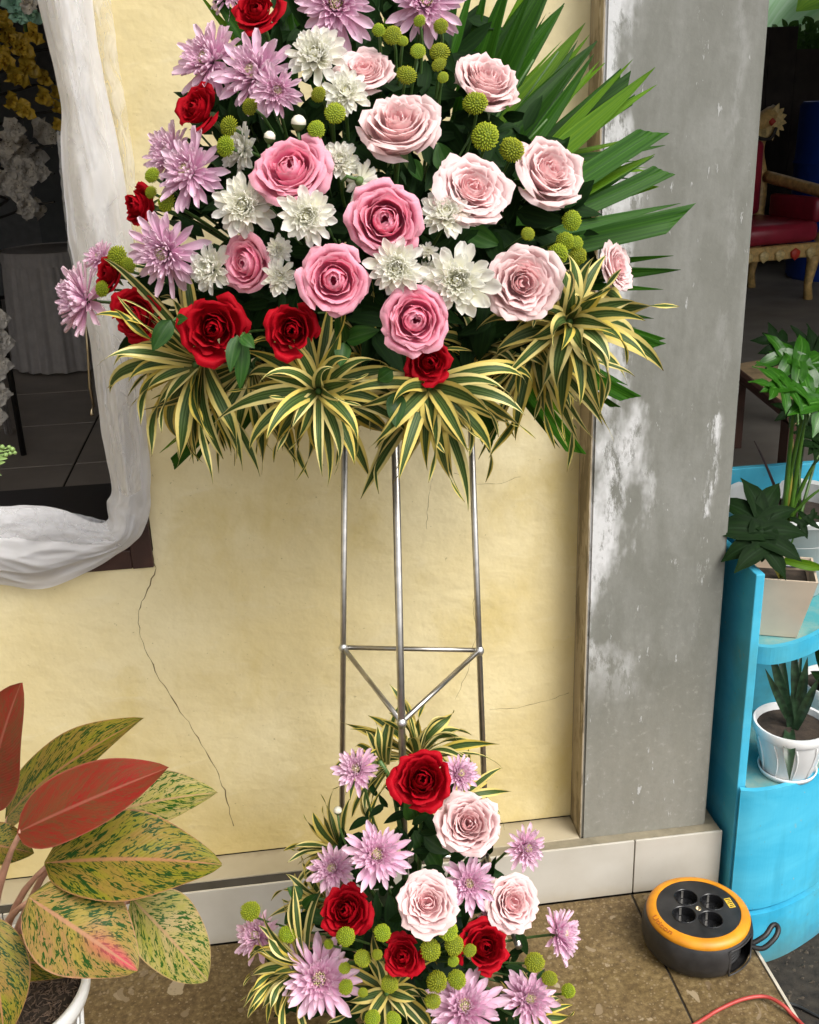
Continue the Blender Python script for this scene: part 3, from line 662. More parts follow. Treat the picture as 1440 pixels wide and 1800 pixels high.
# palm blades given base and tip in the photo
def blade(root, b, t_, w, d0, d1, cut=0, mat='palm_green', pl=.045, bend=.03, tipw=.9, nu=9, face=(0, 0), more=True):
    if more and w > 22:
        ln = math.hypot(t_[0]-b[0], t_[1]-b[1])
        for q in (-1, 1):
            an = q*rnd.uniform(.05, .13); k_ = rnd.uniform(.86, 1.02); dx, dy = t_[0]-b[0], t_[1]-b[1]
            blade(root, b, (b[0]+k_*(dx*math.cos(an)-dy*math.sin(an)), b[1]+k_*(dx*math.sin(an)+dy*math.cos(an))), w*rnd.uniform(.35, .6), d0+.012, d1+.018*rnd.random(), 0 if rnd.random() < .6 else cut, rnd.choice((mat, mat, 'palm_green', 'palm_bright')), pl, bend+rnd.uniform(-.02, .02), tipw, 5, (face[0]+rnd.uniform(-.4, .4), face[1]+rnd.uniform(-.3, .3)), False)
        w = w*.82
    B, T = P(*b, d0), P(*t_, d1); n = nz(toward(B)+rt*face[0]+up*face[1])
    ww = psize(w, B)
    if cut: sh = lambda v: (.45+.55*min(1, v*3))*(1-.06*v)
    else: sh = lambda v: max(.02, (.45+.55*min(1, v*3))*min(1, (1-v)*2.0)**.75)
    V, F, UV = leaf_verts(B, T, ww, n, sh, bend, .25, nu, 14, pl, rnd.uniform(-.02, .02), cut)
    wpart('leaflet', V, F, M[mat], root, UV)
def leafy(root, p, dr, L, w, mat, n=None, arch=.08, name='leaf', nu=5, nv=8, wav=.0):
    n = toward(p) if n is None else n
    V, F, UV = leaf_verts(p, np.asarray(p)+nz(dr)*L, w, n, OVATE, arch, .22, nu, nv, 0, 0, 0, wav); wpart(name, V, F, M[mat], root, UV)

# ------------------------------------------------------------------ the flower stand
stand = empty('flower_stand', P(700, 1560, 1.45)*np.array([1, 1, 0]), 'slim three-legged steel flower stand carrying both bouquets', 'stand')
bl, br, ft = P(609, 1141, 1.655), P(841, 1147, 1.60), P(706, 1262, 1.40)
zc = (bl[2]+br[2]+ft[2])/3
LEGS = []
for q, (top, low) in enumerate((((606, 800), (601, 1480)), ((830, 800), (852, 1400)), ((696, 825), (712, 1530)))):
    dd = (1.655, 1.60, 1.40)[q]; a, b_ = P(*top, dd), P(*low, dd); k = (b_-a)/(b_[2]-a[2])
    f0 = a+k*(0-a[2]); f1 = a+k*(1.16-a[2])
    part('leg', MB().tube([f0, f1], .0052 if q < 2 else .0056, 12), M['steel'], stand, True); LEGS.append((f0, f1, k))
def legat(q, z): f0, f1, k = LEGS[q]; return f0+k*z
for z, full in ((zc, True), (.19, True), (1.12, True)):
    c_ = [legat(q, z) for q in range(3)]
    part('crossbar', MB().tube([c_[0], c_[1]], .0042, 10), M['steel'], stand, True)
    part('brace', MB().tube([c_[0], c_[2]], .0042, 10), M['steel'], stand, True)
    part('brace', MB().tube([c_[1], c_[2]], .0042, 10), M['steel'], stand, True)
    if z == zc:
        for q in range(3):
            mb = MB().lathe([(0, -.009), (.005, -.0075), (.0078, -.002), (.008, .002), (.0052, .0075), (0, .009)], 10, None, c_[q]+np.array([0, -.002, 0])); part('weld_bead', mb, M['weld'], stand, True)
# foam blocks
FU = P(640, 560, 1.49); FL = P(725, 1650, 1.40)
def foam_block(c, hx, hy, hz, label):
    mb = MB().box((-hx, -hy, -hz), (hx, hy, hz), .02); o = obj('floral_foam', mb.mesh('floral_foam', M['foam']), None, c, (math.radians(-10), 0, 0)); tag(o, label, 'floral foam'); return o
foam_block(FU, .15, .055, .10, 'dark green floral foam block hidden inside the high bouquet')
foam_block(FL, .085, .05, .075, 'dark green floral foam block hidden inside the low bouquet')
def fu(px=640, py=560): return FU+rt*max(-.13, min(.13, (px-640)/1900*1.3*.55))+up*max(-.08, min(.08, -(py-560)/1900*1.3*.5))+np.array([0, -.04, 0])
def fl(px=725, py=1650): return FL+rt*max(-.07, min(.07, (px-725)/1900*1.2*.5))+up*max(-.05, min(.05, -(py-1650)/1900*1.2*.5))+np.array([0, -.03, 0])
def DU(px, py): return 1.25+.17*((px-650)/430)**2+.11*max(0, (500-py)/450)**2+.05*max(0, (py-560)/150)**2
def DL(px, py): return 1.20+.12*((px-730)/250)**2+.07*max(0, (1600-py)/250)**1.5

# ------------------------------------------------------------------ high bouquet
GR, GW, GLi, GP = 'roses of the high bouquet', 'white chrysanthemums of the high bouquet', 'lilac chrysanthemums of the high bouquet', 'green pompons of the high bouquet'
HR = [  # kind, px, py, width, depth offset, tilt, label
 ('red', 452, 18, 92, .0, (-.25, .55), 'red rose topmost of the red ones, beside lilac petals and a palm blade'),
 ('red', 345, 190, 92, .0, (-.75, .55), 'dark red rose below the lilac chrysanthemum pair, turned to the wall'),
 ('red', 243, 362, 78, .0, (-1.3, .15), 'dark red rose in profile, pointing at the curtain above it all'),
 ('red', 190, 482, 72, .0, (-1.0, .2), 'half-hidden red rose between two green pompons by the curtain'),
 ('red', 240, 555, 108, -.03, (-.55, -.1), 'loose red rose with spread floppy petals over the curtain edge'),
 ('red', 375, 577, 122, -.05, (-.15, -.05), 'largest bright red rose, fully open above the striped leaves'),
 ('red', 513, 580, 100, -.05, (-.1, -.1), 'bright red rose with one petal hanging, below the deep pink roses'),
 ('red', 755, 637, 88, -.03, (.1, .05), 'compact dark red rose tucked under a deep pink rose'),
 ('pink', 510, 297, 134, -.02, (-.2, .5), 'deep pink rose uppermost of the deep pink ones, above the white daisies'),
 ('pink', 677, 388, 134, -.03, (.05, .1), 'large deep pink rose with cupped heart amid white chrysanthemums'),
 ('pink', 433, 463, 108, -.01, (-.85, .05), 'deep pink rose turned sideways between two white chrysanthemums'),
 ('pink', 588, 492, 118, -.05, (.0, .05), 'round deep pink rose above the two bright red roses'),
 ('pink', 730, 562, 122, -.06, (.05, .0), 'deep pink rose with a ball-shaped heart right above a dark red rose'),
 ('pale', 640, 120, 118, .01, (-.1, .9), 'pale pink rose highest of the pale ones, touching two white chrysanthemums'),
 ('pale', 700, 213, 154, -.02, (.0, .8), 'largest pale pink ruffled rose on a bare green stem'),
 ('pale', 858, 138, 134, .0, (.3, .95), 'pale pink rose tilted skyward in front of the palm blades'),
 ('pale', 832, 330, 146, -.03, (.3, .55), 'pale pink ruffled rose above a white chrysanthemum, leaning outward'),
 ('pale', 968, 300, 142, -.02, (.5, .6), 'pale pink rose beside green pompons, backed by dark palm blades'),
 ('pale', 920, 497, 140, -.05, (.2, .05), 'open pale pink rose with striped leaf across its lower petals'),
 ('pale', 1088, 468, 96, .02, (1.25, .45), 'pale pink rose bud in profile before the grey pillar')]
for kind, px, py, w, dd, tl, lab in HR: rose(kind, px, py, w*(.95 if kind == 'pale' else 1), DU(px, py)+dd, tl, lab, fu(px, py), GR)
HM = [
 ('white', 555, 97, 112, .0, (-.2, .5), 'white chrysanthemum beside the highest pale pink rose', {}),
 ('white', 608, 163, 84, -.01, (.0, .45), 'white chrysanthemum between two pale pink roses', {}),
 ('white', 425, 262, 84, .03, (-.9, .2), 'small faded white chrysanthemum behind the pair of green pompons', {}),
 ('white', 428, 362, 112, -.02, (-.15, .1), 'ragged white chrysanthemum with drooping petals under a deep pink rose', dict(shaggy=1.2)),
 ('white', 540, 381, 104, -.04, (.0, .1), 'neat white daisy-like chrysanthemum facing straight out on dark leaves', {}),
 ('white', 600, 282, 72, .01, (.0, .4), 'small white chrysanthemum right beside the uppermost deep pink rose', {}),
 ('white', 635, 320, 78, .0, (.5, -.3), 'white chrysanthemum seen from behind with green base showing', dict(back=True, heart=False)),
 ('white', 783, 378, 98, -.02, (.1, .5), 'flat white chrysanthemum tucked under a pale pink rose', {}),
 ('white', 370, 472, 92, -.01, (-.7, .1), 'cupped white chrysanthemum turned aside above the largest red rose', {}),
 ('white', 490, 438, 50, -.01, (.1, .1), 'tiny white chrysanthemum above its twin beside a pink rose', {}),
 ('white', 490, 486, 66, -.02, (.2, .0), 'small white chrysanthemum lower of two beside the sideways pink rose', {}),
 ('white', 697, 470, 106, -.05, (.0, .0), 'round white chrysanthemum with yellow heart under the large deep pink rose', {}),
 ('white', 752, 442, 40, -.01, (.1, .3), 'smallest half-open white chrysanthemum above two large ones', dict(nout=20)),
 ('white', 803, 494, 128, -.06, (.05, .0), 'largest white chrysanthemum with yellow heart beside a pale pink rose', dict(shaggy=.9)),
 ('white', 757, 482, 56, .02, (.0, .1), 'shaded white chrysanthemum squeezed between the two with yellow hearts', {}),
 ('lilac', 368, 105, 132, .01, (-.7, .4), 'lilac chrysanthemum leaning over the dark red rose towards the wall', dict(shaggy=1)),
 ('lilac', 448, 130, 138, .0, (-.4, .4), 'broad lilac chrysanthemum touching a white chrysanthemum', dict(shaggy=1)),
 ('lilac', 487, 158, 88, -.03, (.1, .0), 'small purple-tinged lilac chrysanthemum with incurved petals', {}),
 ('lilac', 300, 272, 110, .03, (-.8, .35), 'lilac chrysanthemum half hidden behind a larger lilac one', {}),
 ('lilac', 332, 302, 130, -.01, (-.55, .3), 'lilac chrysanthemum with long drooping petals beside green pompons', dict(shaggy=1.3)),
 ('lilac', 290, 445, 132, -.03, (-.5, -.1), 'shaggy lilac chrysanthemum hanging over the loose red rose', dict(shaggy=1.5)),
 ('lilac', 145, 528, 146, .0, (-1.35, .1), 'lilac chrysanthemum in profile overhanging the window opening', dict(shaggy=.4)),
 ('lilac', 177, 452, 66, .04, (-.7, .5), 'little lilac chrysanthemum peeping out behind a half-hidden red rose', {}),
 ('lilac', 590, 8, 138, .0, (.0, .2), 'lilac chrysanthemum high up with a long pointed petal hanging down', dict(shaggy=1.4)),
 ('lilac', 748, 2, 132, .0, (.1, .2), 'lilac chrysanthemum high up above the cluster of green pompons', dict(shaggy=1.3)),
 ('lilac', 400, -14, 80, .04, (-.5, .4), 'lilac chrysanthemum almost out of sight behind the topmost red rose', dict(shaggy=1.2))]
for kind, px, py, w, dd, tl, lab, kw in HM: mum(kind, px, py, w, DU(px, py)+dd, tl, lab, fu(px, py), GW if kind == 'white' else GLi, **kw)
HP = [
 ('green pompon under the small purple-tinged lilac chrysanthemum', ((440, 187, 17),), (-.6, .4)),
 ('small green pompon beside the drooping lilac chrysanthemum, above the red rose in profile', ((268, 308, 14), (266, 338, 12)), (-.6, .4)),
 ('green pompon touching the red rose in profile and the drooping lilac petals', ((293, 355, 17),), (-.9, .2)),
 ('upper of two touching green pompons below the dark red rose', ((403, 222, 19),), (-.8, .3)),
 ('lower of two touching green pompons below the dark red rose', ((397, 257, 19),), (-.8, .3)),
 ('largest green pompon beside the half-hidden red rose at the curtain', ((207, 452, 21),), (-.7, .2)),
 ('small green pompon tucked behind a larger one near the shaggy lilac chrysanthemum', ((226, 466, 14),), (-.4, .2)),
 ('green pompon against the petals of the half-hidden red rose', ((180, 508, 15),), (-.9, .2)),
 ('green pompon in the high cluster beneath a lilac chrysanthemum', ((690, 62, 18), (666, 53, 13), (708, 72, 10), (735, 90, 15), (773, 92, 18), (772, 113, 14), (738, 37, 12), (775, 46, 13), (779, 136, 10)), (.0, .5)),
 ('green pompon touching the largest pale pink ruffled rose from above', ((715, 132, 18),), (.0, .5)),
 ('green pompon peeping out behind the white chrysanthemum between pale pink roses', ((560, 166, 14),), (-.1, .3)),
 ('green pompon on a thick stem just below a white chrysanthemum', ((589, 199, 19),), (-.1, .3)),
 ('green pompon next to the plump white flower bud', ((556, 228, 17),), (-.1, .3)),
 ('green pompon on a long stem under the skyward pale pink rose', ((836, 182, 22),), (.1, .35)),
 ('biggest green pompon of the high bouquet, between three pale pink roses', ((853, 240, 25),), (.1, .35)),
 ('green pompon touching the pale pink rose backed by palm blades', ((900, 263, 22),), (.1, .35)),
 ('lone brown-tipped green pompon above a cluster of four', ((1005, 388, 17),), (.4, .1)),
 ('tiny green pompon above the open pale pink rose', ((928, 411, 12),), (.2, .2)),
 ('brown-tipped green pompon in the cluster of four beside the pale pink bud', ((993, 424, 17), (1012, 427, 14), (980, 447, 20), (1015, 450, 18)), (.4, .1))]
for lab, lst, tl in HP:
    for px, py, r in lst: pompon(px, py, r, DU(px, py)-.015, (tl[0]+rnd.uniform(-.25, .25), tl[1]+rnd.uniform(-.2, .2)), lab, fu(px, py), GP)
def bud(px, py, r, d, label, foam, group):
    p = P(px, py, d); s = psize(r, p); n = nz(toward(p)*.4+up+rt*rnd.uniform(-.3, .3)); root = empty('flower_bud', p, label, 'flower bud', group, frame(n).to_euler(), s)
    obj('bud', MB().lathe([(0, -.9), (.5, -.7), (.95, -.1), (.9, .4), (.5, .85), (.0, 1.0)], 12).mesh('bud', M['bud_white'], True), root)
    obj('calyx', MB().lathe([(0, -1.05), (.4, -.95), (.8, -.5), (.97, -.15)], 10).mesh('calyx', M['calyx'], True), root); stem(root, p-n*s*.95, n, foam, .0018)
bud(525, 216, 14, DU(525, 216)-.01, 'plump white flower bud above the uppermost deep pink rose', fu(), 'white buds')
bud(474, 241, 11, DU(474, 241)-.01, 'round white flower bud with pink tinge beside the uppermost deep pink rose', fu(), 'white buds')
bud(594, 1425, 8, 1.33, 'single small white bud near a steel leg above the low bouquet', fl(), 'white buds')
# variegated rosettes
GD = 'variegated rosettes'
dracaena(345, 640, 1.33, (-.5, -.2, .5), 24, 175, 27, (95, 320), 'yellow-edged striped rosette below the largest red rose, arching over the curtain', 1.3, GD, (35, 100), fu(380, 620))
dracaena(440, 655, 1.36, (-.1, -.6, .4), 16, 165, 25, (180, 340), 'yellow-edged striped rosette hanging straight down behind two others', 1.2, GD, (20, 95), fu(450, 620))
dracaena(560, 688, 1.25, (.0, -.1, 1), 28, 150, 26, (0, 360), 'yellow-edged striped rosette below the bright red rose with hanging petal', 1.1, GD, (15, 105), fu(560, 640))
dracaena(650, 640, 1.36, (.1, .1, .5), 14, 140, 20, (-30, 210), 'shaded striped rosette with arching leaves behind the green rose leaves', 1.1, GD, (30, 90), fu(640, 620))
dracaena(755, 680, 1.26, (.1, -.1, 1), 24, 165, 29, (150, 390), 'yellow-edged striped rosette under the compact dark red rose', 1.1, GD, (25, 105), fu(740, 640))
dracaena(1002, 566, 1.30, (.25, .1, 1), 24, 155, 32, (0, 360), 'brightest yellow-edged striped rosette by the open pale pink rose', .9, GD, (12, 105), fu(900, 600), 0, 1.3)
dracaena(940, 605, 1.40, (.1, -.6, .5), 20, 190, 25, (160, 350), 'yellow-edged striped rosette hanging beneath the brightest one', 1.5, GD, (20, 95), fu(880, 620))
dracaena(835, 612, 1.40, (.1, .2, .6), 12, 110, 20, (-20, 200), 'small shaded striped rosette under the largest white chrysanthemum', 1.2, GD, (30, 90), fu(820, 600))
# palm leaves: cut blades
pl = empty('palm_leaf', P(800, 440, 1.46), 'large fan of dark green palm blades spreading before the grey pillar', 'palm leaf', 'palm leaves of the high bouquet')
for b, t_, w, d0, d1, cut, mat, fc in (
    ((770, 330), (985, -70), 92, 1.50, 1.54, 0, 'palm_green', (-.2, 0)), ((790, 350), (905, -60), 60, 1.48, 1.50, 0, 'palm_green', (-.5, .2)),
    ((800, 270), (984, 26), 24, 1.50, 1.55, 0, 'palm_bright', (0, 0)), ((790, 330), (1029, 40), 52, 1.49, 1.55, 0, 'palm_bright', (.1, .2)),
    ((820, 350), (1050, 72), 62, 1.46, 1.53, 0, 'palm_green', (-.4, 0)), ((880, 330), (1044, 95), 34, 1.45, 1.50, 0, 'palm_green', (.5, 0)),
    ((850, 330), (1105, 148), 44, 1.48, 1.52, .5, 'palm_green', (.0, .3)), ((880, 350), (1152, 118), 46, 1.46, 1.50, 0, 'palm_bright', (.0, .2)),
    ((900, 400), (1148, 232), 50, 1.44, 1.48, -.55, 'palm_green', (.0, .2)), ((860, 300), (1170, 255), 26, 1.50, 1.57, 0, 'palm_green', (0, .3)),
    ((880, 420), (1167, 300), 40, 1.45, 1.50, -.5, 'palm_green', (0, .2)), ((900, 400), (1150, 275), 30, 1.50, 1.56, 0, 'palm_green', (0, .6)),
    ((880, 430), (1197, 357), 20, 1.42, 1.46, 0, 'palm_green', (0, .3)), ((900, 450), (1196, 385), 56, 1.45, 1.49, .8, 'palm_green', (0, .2)),
    ((900, 400), (1130, 400), 24, 1.50, 1.56, 0, 'palm_green', (0, .4)), ((930, 300), (1135, 300), 34, 1.50, 1.55, 0, 'palm_bright', (0, .5)),
    ((900, 490), (1197, 474), 36, 1.47, 1.50, 0, 'palm_green', (0, -.2))):
    blade(pl, b, t_, w, d0, d1, cut, mat, .03, rnd.uniform(-.02, .04), face=fc)
part('stalk', MB().tube([P(640, 560, 1.47), P(760, 450, 1.48), P(860, 380, 1.49)], .004, 6), M['stem_green'], pl)
pl2 = empty('palm_leaf', P(900, 560, 1.45), 'shorter palm blades with cut ends pointing down beneath the striped rosettes', 'palm leaf', 'palm leaves of the high bouquet')
for b, t_, w, d0, d1, cut in (((900, 520), (1152, 610), 34, 1.46, 1.5, .7), ((900, 530), (1150, 560), 26, 1.47, 1.5, 0), ((900, 570), (1108, 700), 38, 1.46, 1.5, .6), ((860, 600), (1012, 795), 36, 1.46, 1.5, .6), ((800, 620), (868, 775), 44, 1.44, 1.46, -.5), ((460, 640), (304, 815), 26, 1.44, 1.48, .3), ((500, 640), (415, 760), 20, 1.45, 1.48, .3)):
    blade(pl2, b, t_, w, d0, d1, cut, 'palm_green', .03, .0, face=(0, .1))
part('stalk', MB().tube([P(660, 570, 1.47), P(800, 570, 1.47), P(900, 550, 1.46)], .003, 6), M['stem_green'], pl2)
pl3 = empty('palm_leaf', P(520, 200, 1.48), 'narrow palm blades rising behind the topmost red rose', 'palm leaf', 'palm leaves of the high bouquet')
for b, t_, w, d0, d1, cut in (((500, 160), (352, -50), 34, 1.46, 1.5, 0), ((520, 170), (500, -60), 30, 1.46, 1.5, 0), ((560, 170), (480, -60), 26, 1.47, 1.5, 0), ((760, 200), (812, -60), 32, 1.47, 1.5, 0), ((600, 200), (640, -60), 30, 1.48, 1.5, 0), ((690, 200), (700, -70), 40, 1.48, 1.5, 0)):
    blade(pl3, b, t_, w, d0, d1, cut, 'palm_green', .03, .0)
part('stalk', MB().tube([P(620, 480, 1.47), P(600, 330, 1.48), P(590, 200, 1.48)], .003, 6), M['stem_green'], pl3)
# green rose leaves that show singly
def leaf_sprig(label, leaves, d, mat='rose_leaf', group='leafy sprigs', base=None, foam=None):
    x = sum(l[0] for l in leaves)/len(leaves); y = sum(l[1] for l in leaves)/len(leaves); base = base or (x, y)
    root = empty('leaf_sprig', P(*base, d+.02), label, 'leaf sprig', group)
    for bx_, by_, tx, ty, w in leaves:
        B, T = P(bx_, by_, d+rnd.uniform(-.01, .01)), P(tx, ty, d+rnd.uniform(-.02, .01))
        V, F, UV = leaf_verts(B, T, psize(w, B), nz(toward(B)+up*rnd.uniform(-.2, .4)+rt*rnd.uniform(-.3, .3)), OVATE, .06, .25, 5, 9, 0, rnd.uniform(-.04, .04), 0, .03); wpart('leaf', V, F, M[mat], root, UV)
    mb = MB().tube(bez(P(*base, d+.01), P(base[0], base[1]-20, d+.06), foam if foam is not None else fu(*base), 6), .0018, 5); wpart('stem', mb.V, mb.F, M['stem_green'], root)
leaf_sprig('rose leaf trio hanging beside the bright red rose', ((606, 600, 592, 548, 26), (608, 598, 668, 580, 36), (604, 602, 598, 645, 30)), 1.24)
leaf_sprig('green rose leaf pair below the largest red rose', ((418, 590, 405, 655, 26), (428, 598, 422, 685, 28), (425, 590, 448, 612, 24)), 1.24)
leaf_sprig('broad green leaf beside the loose red rose', ((300, 562, 268, 617, 34), (310, 565, 330, 560, 20)), 1.28)
leaf_sprig('single pointed green leaf hanging between two striped rosettes', ((697, 690, 696, 752, 36), (690, 650, 664, 668, 30)), 1.22)
leaf_sprig('dark leaves below the pale pink rose with bare stem', ((790, 300, 770, 250, 40), (815, 400, 880, 430, 40), (830, 410, 850, 380, 30), (720, 280, 742, 318, 26)), 1.36)
# dense dark filler
def filler(poly, n, dfun, label, Lpx, seed):
    R = random.Random(seed); mb = MB(); xs_ = [q[0] for q in poly]; ys_ = [q[1] for q in poly]; k = 0
    def inside(x, y):
        c = False; j = len(poly)-1
        for i in range(len(poly)):
            if (poly[i][1] > y) != (poly[j][1] > y) and x < (poly[j][0]-poly[i][0])*(y-poly[i][1])/(poly[j][1]-poly[i][1])+poly[i][0]: c = not c
            j = i
        return c
    while k < n:
        x, y = R.uniform(min(xs_), max(xs_)), R.uniform(min(ys_), max(ys_))
        if not inside(x, y): continue
        k += 1; d = dfun(x, y)+R.uniform(.06, .16); p = P(x, y, d); a = R.uniform(0, 6.28); L = psize(Lpx, p)*R.uniform(.6, 1.3)
        dr = nz(rt*math.cos(a)+up*math.sin(a)-toward(p)*R.uniform(-.5, .5)); nn = nz(toward(p)+rt*R.uniform(-.8, .8)+up*R.uniform(-.5, .8))
        V, F, UV = leaf_verts(p, p+dr*L, L*R.uniform(.28, .5), nn, OVATE, R.uniform(-.05, .12), .25, 3, 6, 0, 0, 0, 0, R); mb.add(V, F, UV)
    me = mb.mesh('filler_foliage', M['filler_leaf'], True, True)
    return tag(obj('filler_foliage', me), label, 'foliage', None, 'stuff')
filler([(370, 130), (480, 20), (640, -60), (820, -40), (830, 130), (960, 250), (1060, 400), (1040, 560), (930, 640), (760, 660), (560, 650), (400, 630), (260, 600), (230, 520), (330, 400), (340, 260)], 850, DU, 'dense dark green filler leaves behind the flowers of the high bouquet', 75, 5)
# free stems seen in the dark of the bouquet
st = empty('stem_bundle', P(640, 480, 1.4), 'thin green stems fanning out in the dark of the high bouquet', 'stems')
for k in range(46):
    px, py = rnd.uniform(330, 1000), rnd.uniform(60, 600); dd = DU(px, py)+.05
    part('stem', MB().tube(bez(fu(px, py), P((px+640)/2, (py+560)/2-10, dd+.06), P(px, py, dd), 6), .0014, 5), M['stem_green'], st, True)

# ------------------------------------------------------------------ low bouquet
GR2, GL2, GP2 = 'roses of the low bouquet', 'lilac chrysanthemums of the low bouquet', 'green pompons of the low bouquet'
for kind, px, py, w, dd, tl, lab in (
 ('red', 742, 1372, 108, .0, (.0, .1), 'big open red rose crowning the low bouquet beside a steel leg'),
 ('red', 608, 1602, 98, .0, (-.2, .1), 'red rose below two lilac chrysanthemums of the low bouquet'),
 ('red', 707, 1682, 78, -.02, (-.15, .0), 'narrow red rose below a pale pink rose of the low bouquet'),
 ('red', 851, 1665, 94, -.01, (.3, .0), 'red rose turned aside beneath a pale pink rose of the low bouquet'),
 ('pale', 824, 1448, 108, .0, (.1, .15), 'pale pink rose just below the big crowning red rose'),
 ('pale', 752, 1587, 112, -.02, (.0, .1), 'round pale pink rose in the heart of the low bouquet'),
 ('pale', 903, 1587, 104, .0, (.4, .05), 'pale pink rose leaning out before the white skirting tiles')):
    rose(kind, px, py, w, DL(px, py)+dd, tl, lab, fl(px, py), GR2)
for px, py, w, dd, tl, lab, kw in (
 (627, 1353, 84, .03, (-.2, .2), 'lilac chrysanthemum beside the striped leaves above the low bouquet', {}),
 (808, 1360, 72, .04, (.6, .2), 'lilac chrysanthemum half hidden by the crowning red rose', {}),
 (663, 1503, 116, .0, (.0, .1), 'broad lilac chrysanthemum touching a steel leg', dict(shaggy=1)),
 (585, 1527, 92, .03, (-.2, .15), 'smaller lilac chrysanthemum partly behind the broad one at the leg', {}),
 (825, 1553, 92, .0, (.05, .0), 'lilac chrysanthemum with yellow heart between two pale pink roses', dict(shaggy=1)),
 (925, 1490, 80, .02, (.5, -.2), 'lilac chrysanthemum on a bare stem before the skirting tiles', {}),
 (452, 1645, 88, .0, (-.6, .1), 'lilac chrysanthemum sticking out beyond a green pompon on the plant side', {}),
 (562, 1722, 140, -.03, (-.05, .05), 'largest shaggy lilac chrysanthemum low in the bouquet among green pompons', dict(shaggy=1.2)),
 (985, 1642, 94, .0, (1.3, .1), 'lilac chrysanthemum in profile on a bare stem over the terrazzo', {}),
 (817, 1772, 132, -.04, (.0, .35), 'lilac chrysanthemum with wide flat petals lowest in the bouquet', dict(shaggy=1.3)),
 (930, 1757, 104, -.01, (.25, .1), 'lilac chrysanthemum beside pompons near the floor on the reel side', {}),
 (868, 1612, 62, .03, (.1, -.1), 'lilac chrysanthemum squeezed behind a pale pink rose', {})):
    mum('lilac', px, py, w, DL(px, py)+dd, tl, lab, fl(px, py), GL2, **kw)
for lab, lst in (
 ('green pompon standing free before the white skirting tiles', ((440, 1602, 18),)), ('green pompon above the bushy striped rosette of the low bouquet', ((505, 1643, 16),)), ('green pompon sunk among the bushy striped leaves of the low bouquet', ((498, 1703, 16),)),
 ('green pompon around the largest shaggy lilac chrysanthemum', ((578, 1660, 9), (637, 1685, 15), (606, 1702, 11), (608, 1735, 14), (663, 1678, 9), (685, 1730, 15), (638, 1745, 9), (655, 1790, 14), (692, 1792, 14))),
 ('green pompon on the lower petals of the red rose under two lilac chrysanthemums', ((608, 1647, 16),)), ('green pompon between two red roses of the low bouquet', ((672, 1640, 16),)),
 ('green pompon in the thick cluster beneath the round pale pink rose', ((757, 1670, 18), (787, 1636, 18), (798, 1661, 18), (826, 1671, 12), (797, 1690, 10), (768, 1726, 19), (803, 1722, 17), (761, 1760, 15))),
 ('largest of three green pompons standing out over the terrazzo', ((940, 1692, 18),)), ('middle-sized green pompon standing out over the terrazzo', ((966, 1720, 14),)), ('farthest sticking-out green pompon over the bare terrazzo', ((999, 1742, 13),))):
    for px, py, r in lst: pompon(px, py, r, DL(px, py)-.03, (rnd.uniform(-.3, .3), rnd.uniform(-.1, .4)), lab, fl(px, py), GP2)
dracaena(735, 1320, 1.43, (.1, .9, .35), 22, 125, 22, (0, 360), 'upright striped rosette rising behind the crowning red rose', .5, GD, (12, 80), fl(730, 1600))
dracaena(670, 1340, 1.40, (-.6, .5, .4), 12, 100, 20, (80, 260), 'striped rosette curling around a lilac chrysanthemum of the low bouquet', .8, GD, (30, 95), fl(700, 1600))
dracaena(590, 1490, 1.38, (-.8, .4, .3), 14, 100, 22, (90, 270), 'striped rosette curling before the dark ledge strip', .3, GD, (15, 80), fl(650, 1620))
dracaena(560, 1580, 1.36, (-.7, .1, .5), 10, 100, 20, (110, 260), 'thin striped rosette before the white skirting behind small buds', .4, GD, (20, 80), fl(650, 1640))
dracaena(520, 1700, 1.24, (-.7, .0, .5), 22, 120, 24, (90, 290), 'bushy striped rosette over the terrazzo on the potted plant side', .8, GD, (15, 90), fl(660, 1680))
dracaena(680, 1745, 1.22, (-.1, -.2, 1), 16, 100, 22, (0, 360), 'striped rosette among the lowest green pompons', .8, GD, (30, 100), fl(700, 1690))
dracaena(930, 1790, 1.27, (.3, .2, .8), 12, 90, 20, (-60, 120), 'striped rosette lowest on the cable reel side', .6, GD, (30, 95), fl(800, 1690))
dracaena(815, 1400, 1.42, (.7, .3, .4), 9, 95, 18, (-60, 100), 'thin striped leaves reaching from behind the pale pink rose', .7, GD, (25, 85), fl(760, 1600))
leaf_sprig('dark green leaves below the crowning red rose', ((730, 1440, 712, 1400, 34), (728, 1460, 745, 1500, 34), (735, 1430, 768, 1412, 30), (750, 1490, 775, 1530, 34), (745, 1470, 790, 1500, 30)), 1.32, foam=fl())
leaf_sprig('small leaves with tiny buds before the skirting tiles', ((530, 1580, 505, 1560, 26), (520, 1600, 500, 1625, 22), (535, 1598, 560, 1570, 22), (540, 1610, 580, 1620, 26)), 1.30, foam=fl())
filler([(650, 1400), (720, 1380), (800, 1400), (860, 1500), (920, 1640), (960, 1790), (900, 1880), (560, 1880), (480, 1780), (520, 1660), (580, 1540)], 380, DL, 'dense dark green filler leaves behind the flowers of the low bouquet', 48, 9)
part('foot_tube', MB().tube([legat(1, .19), P(912, 1664, 1.33)], .006, 12), M['steel'], stand, True)

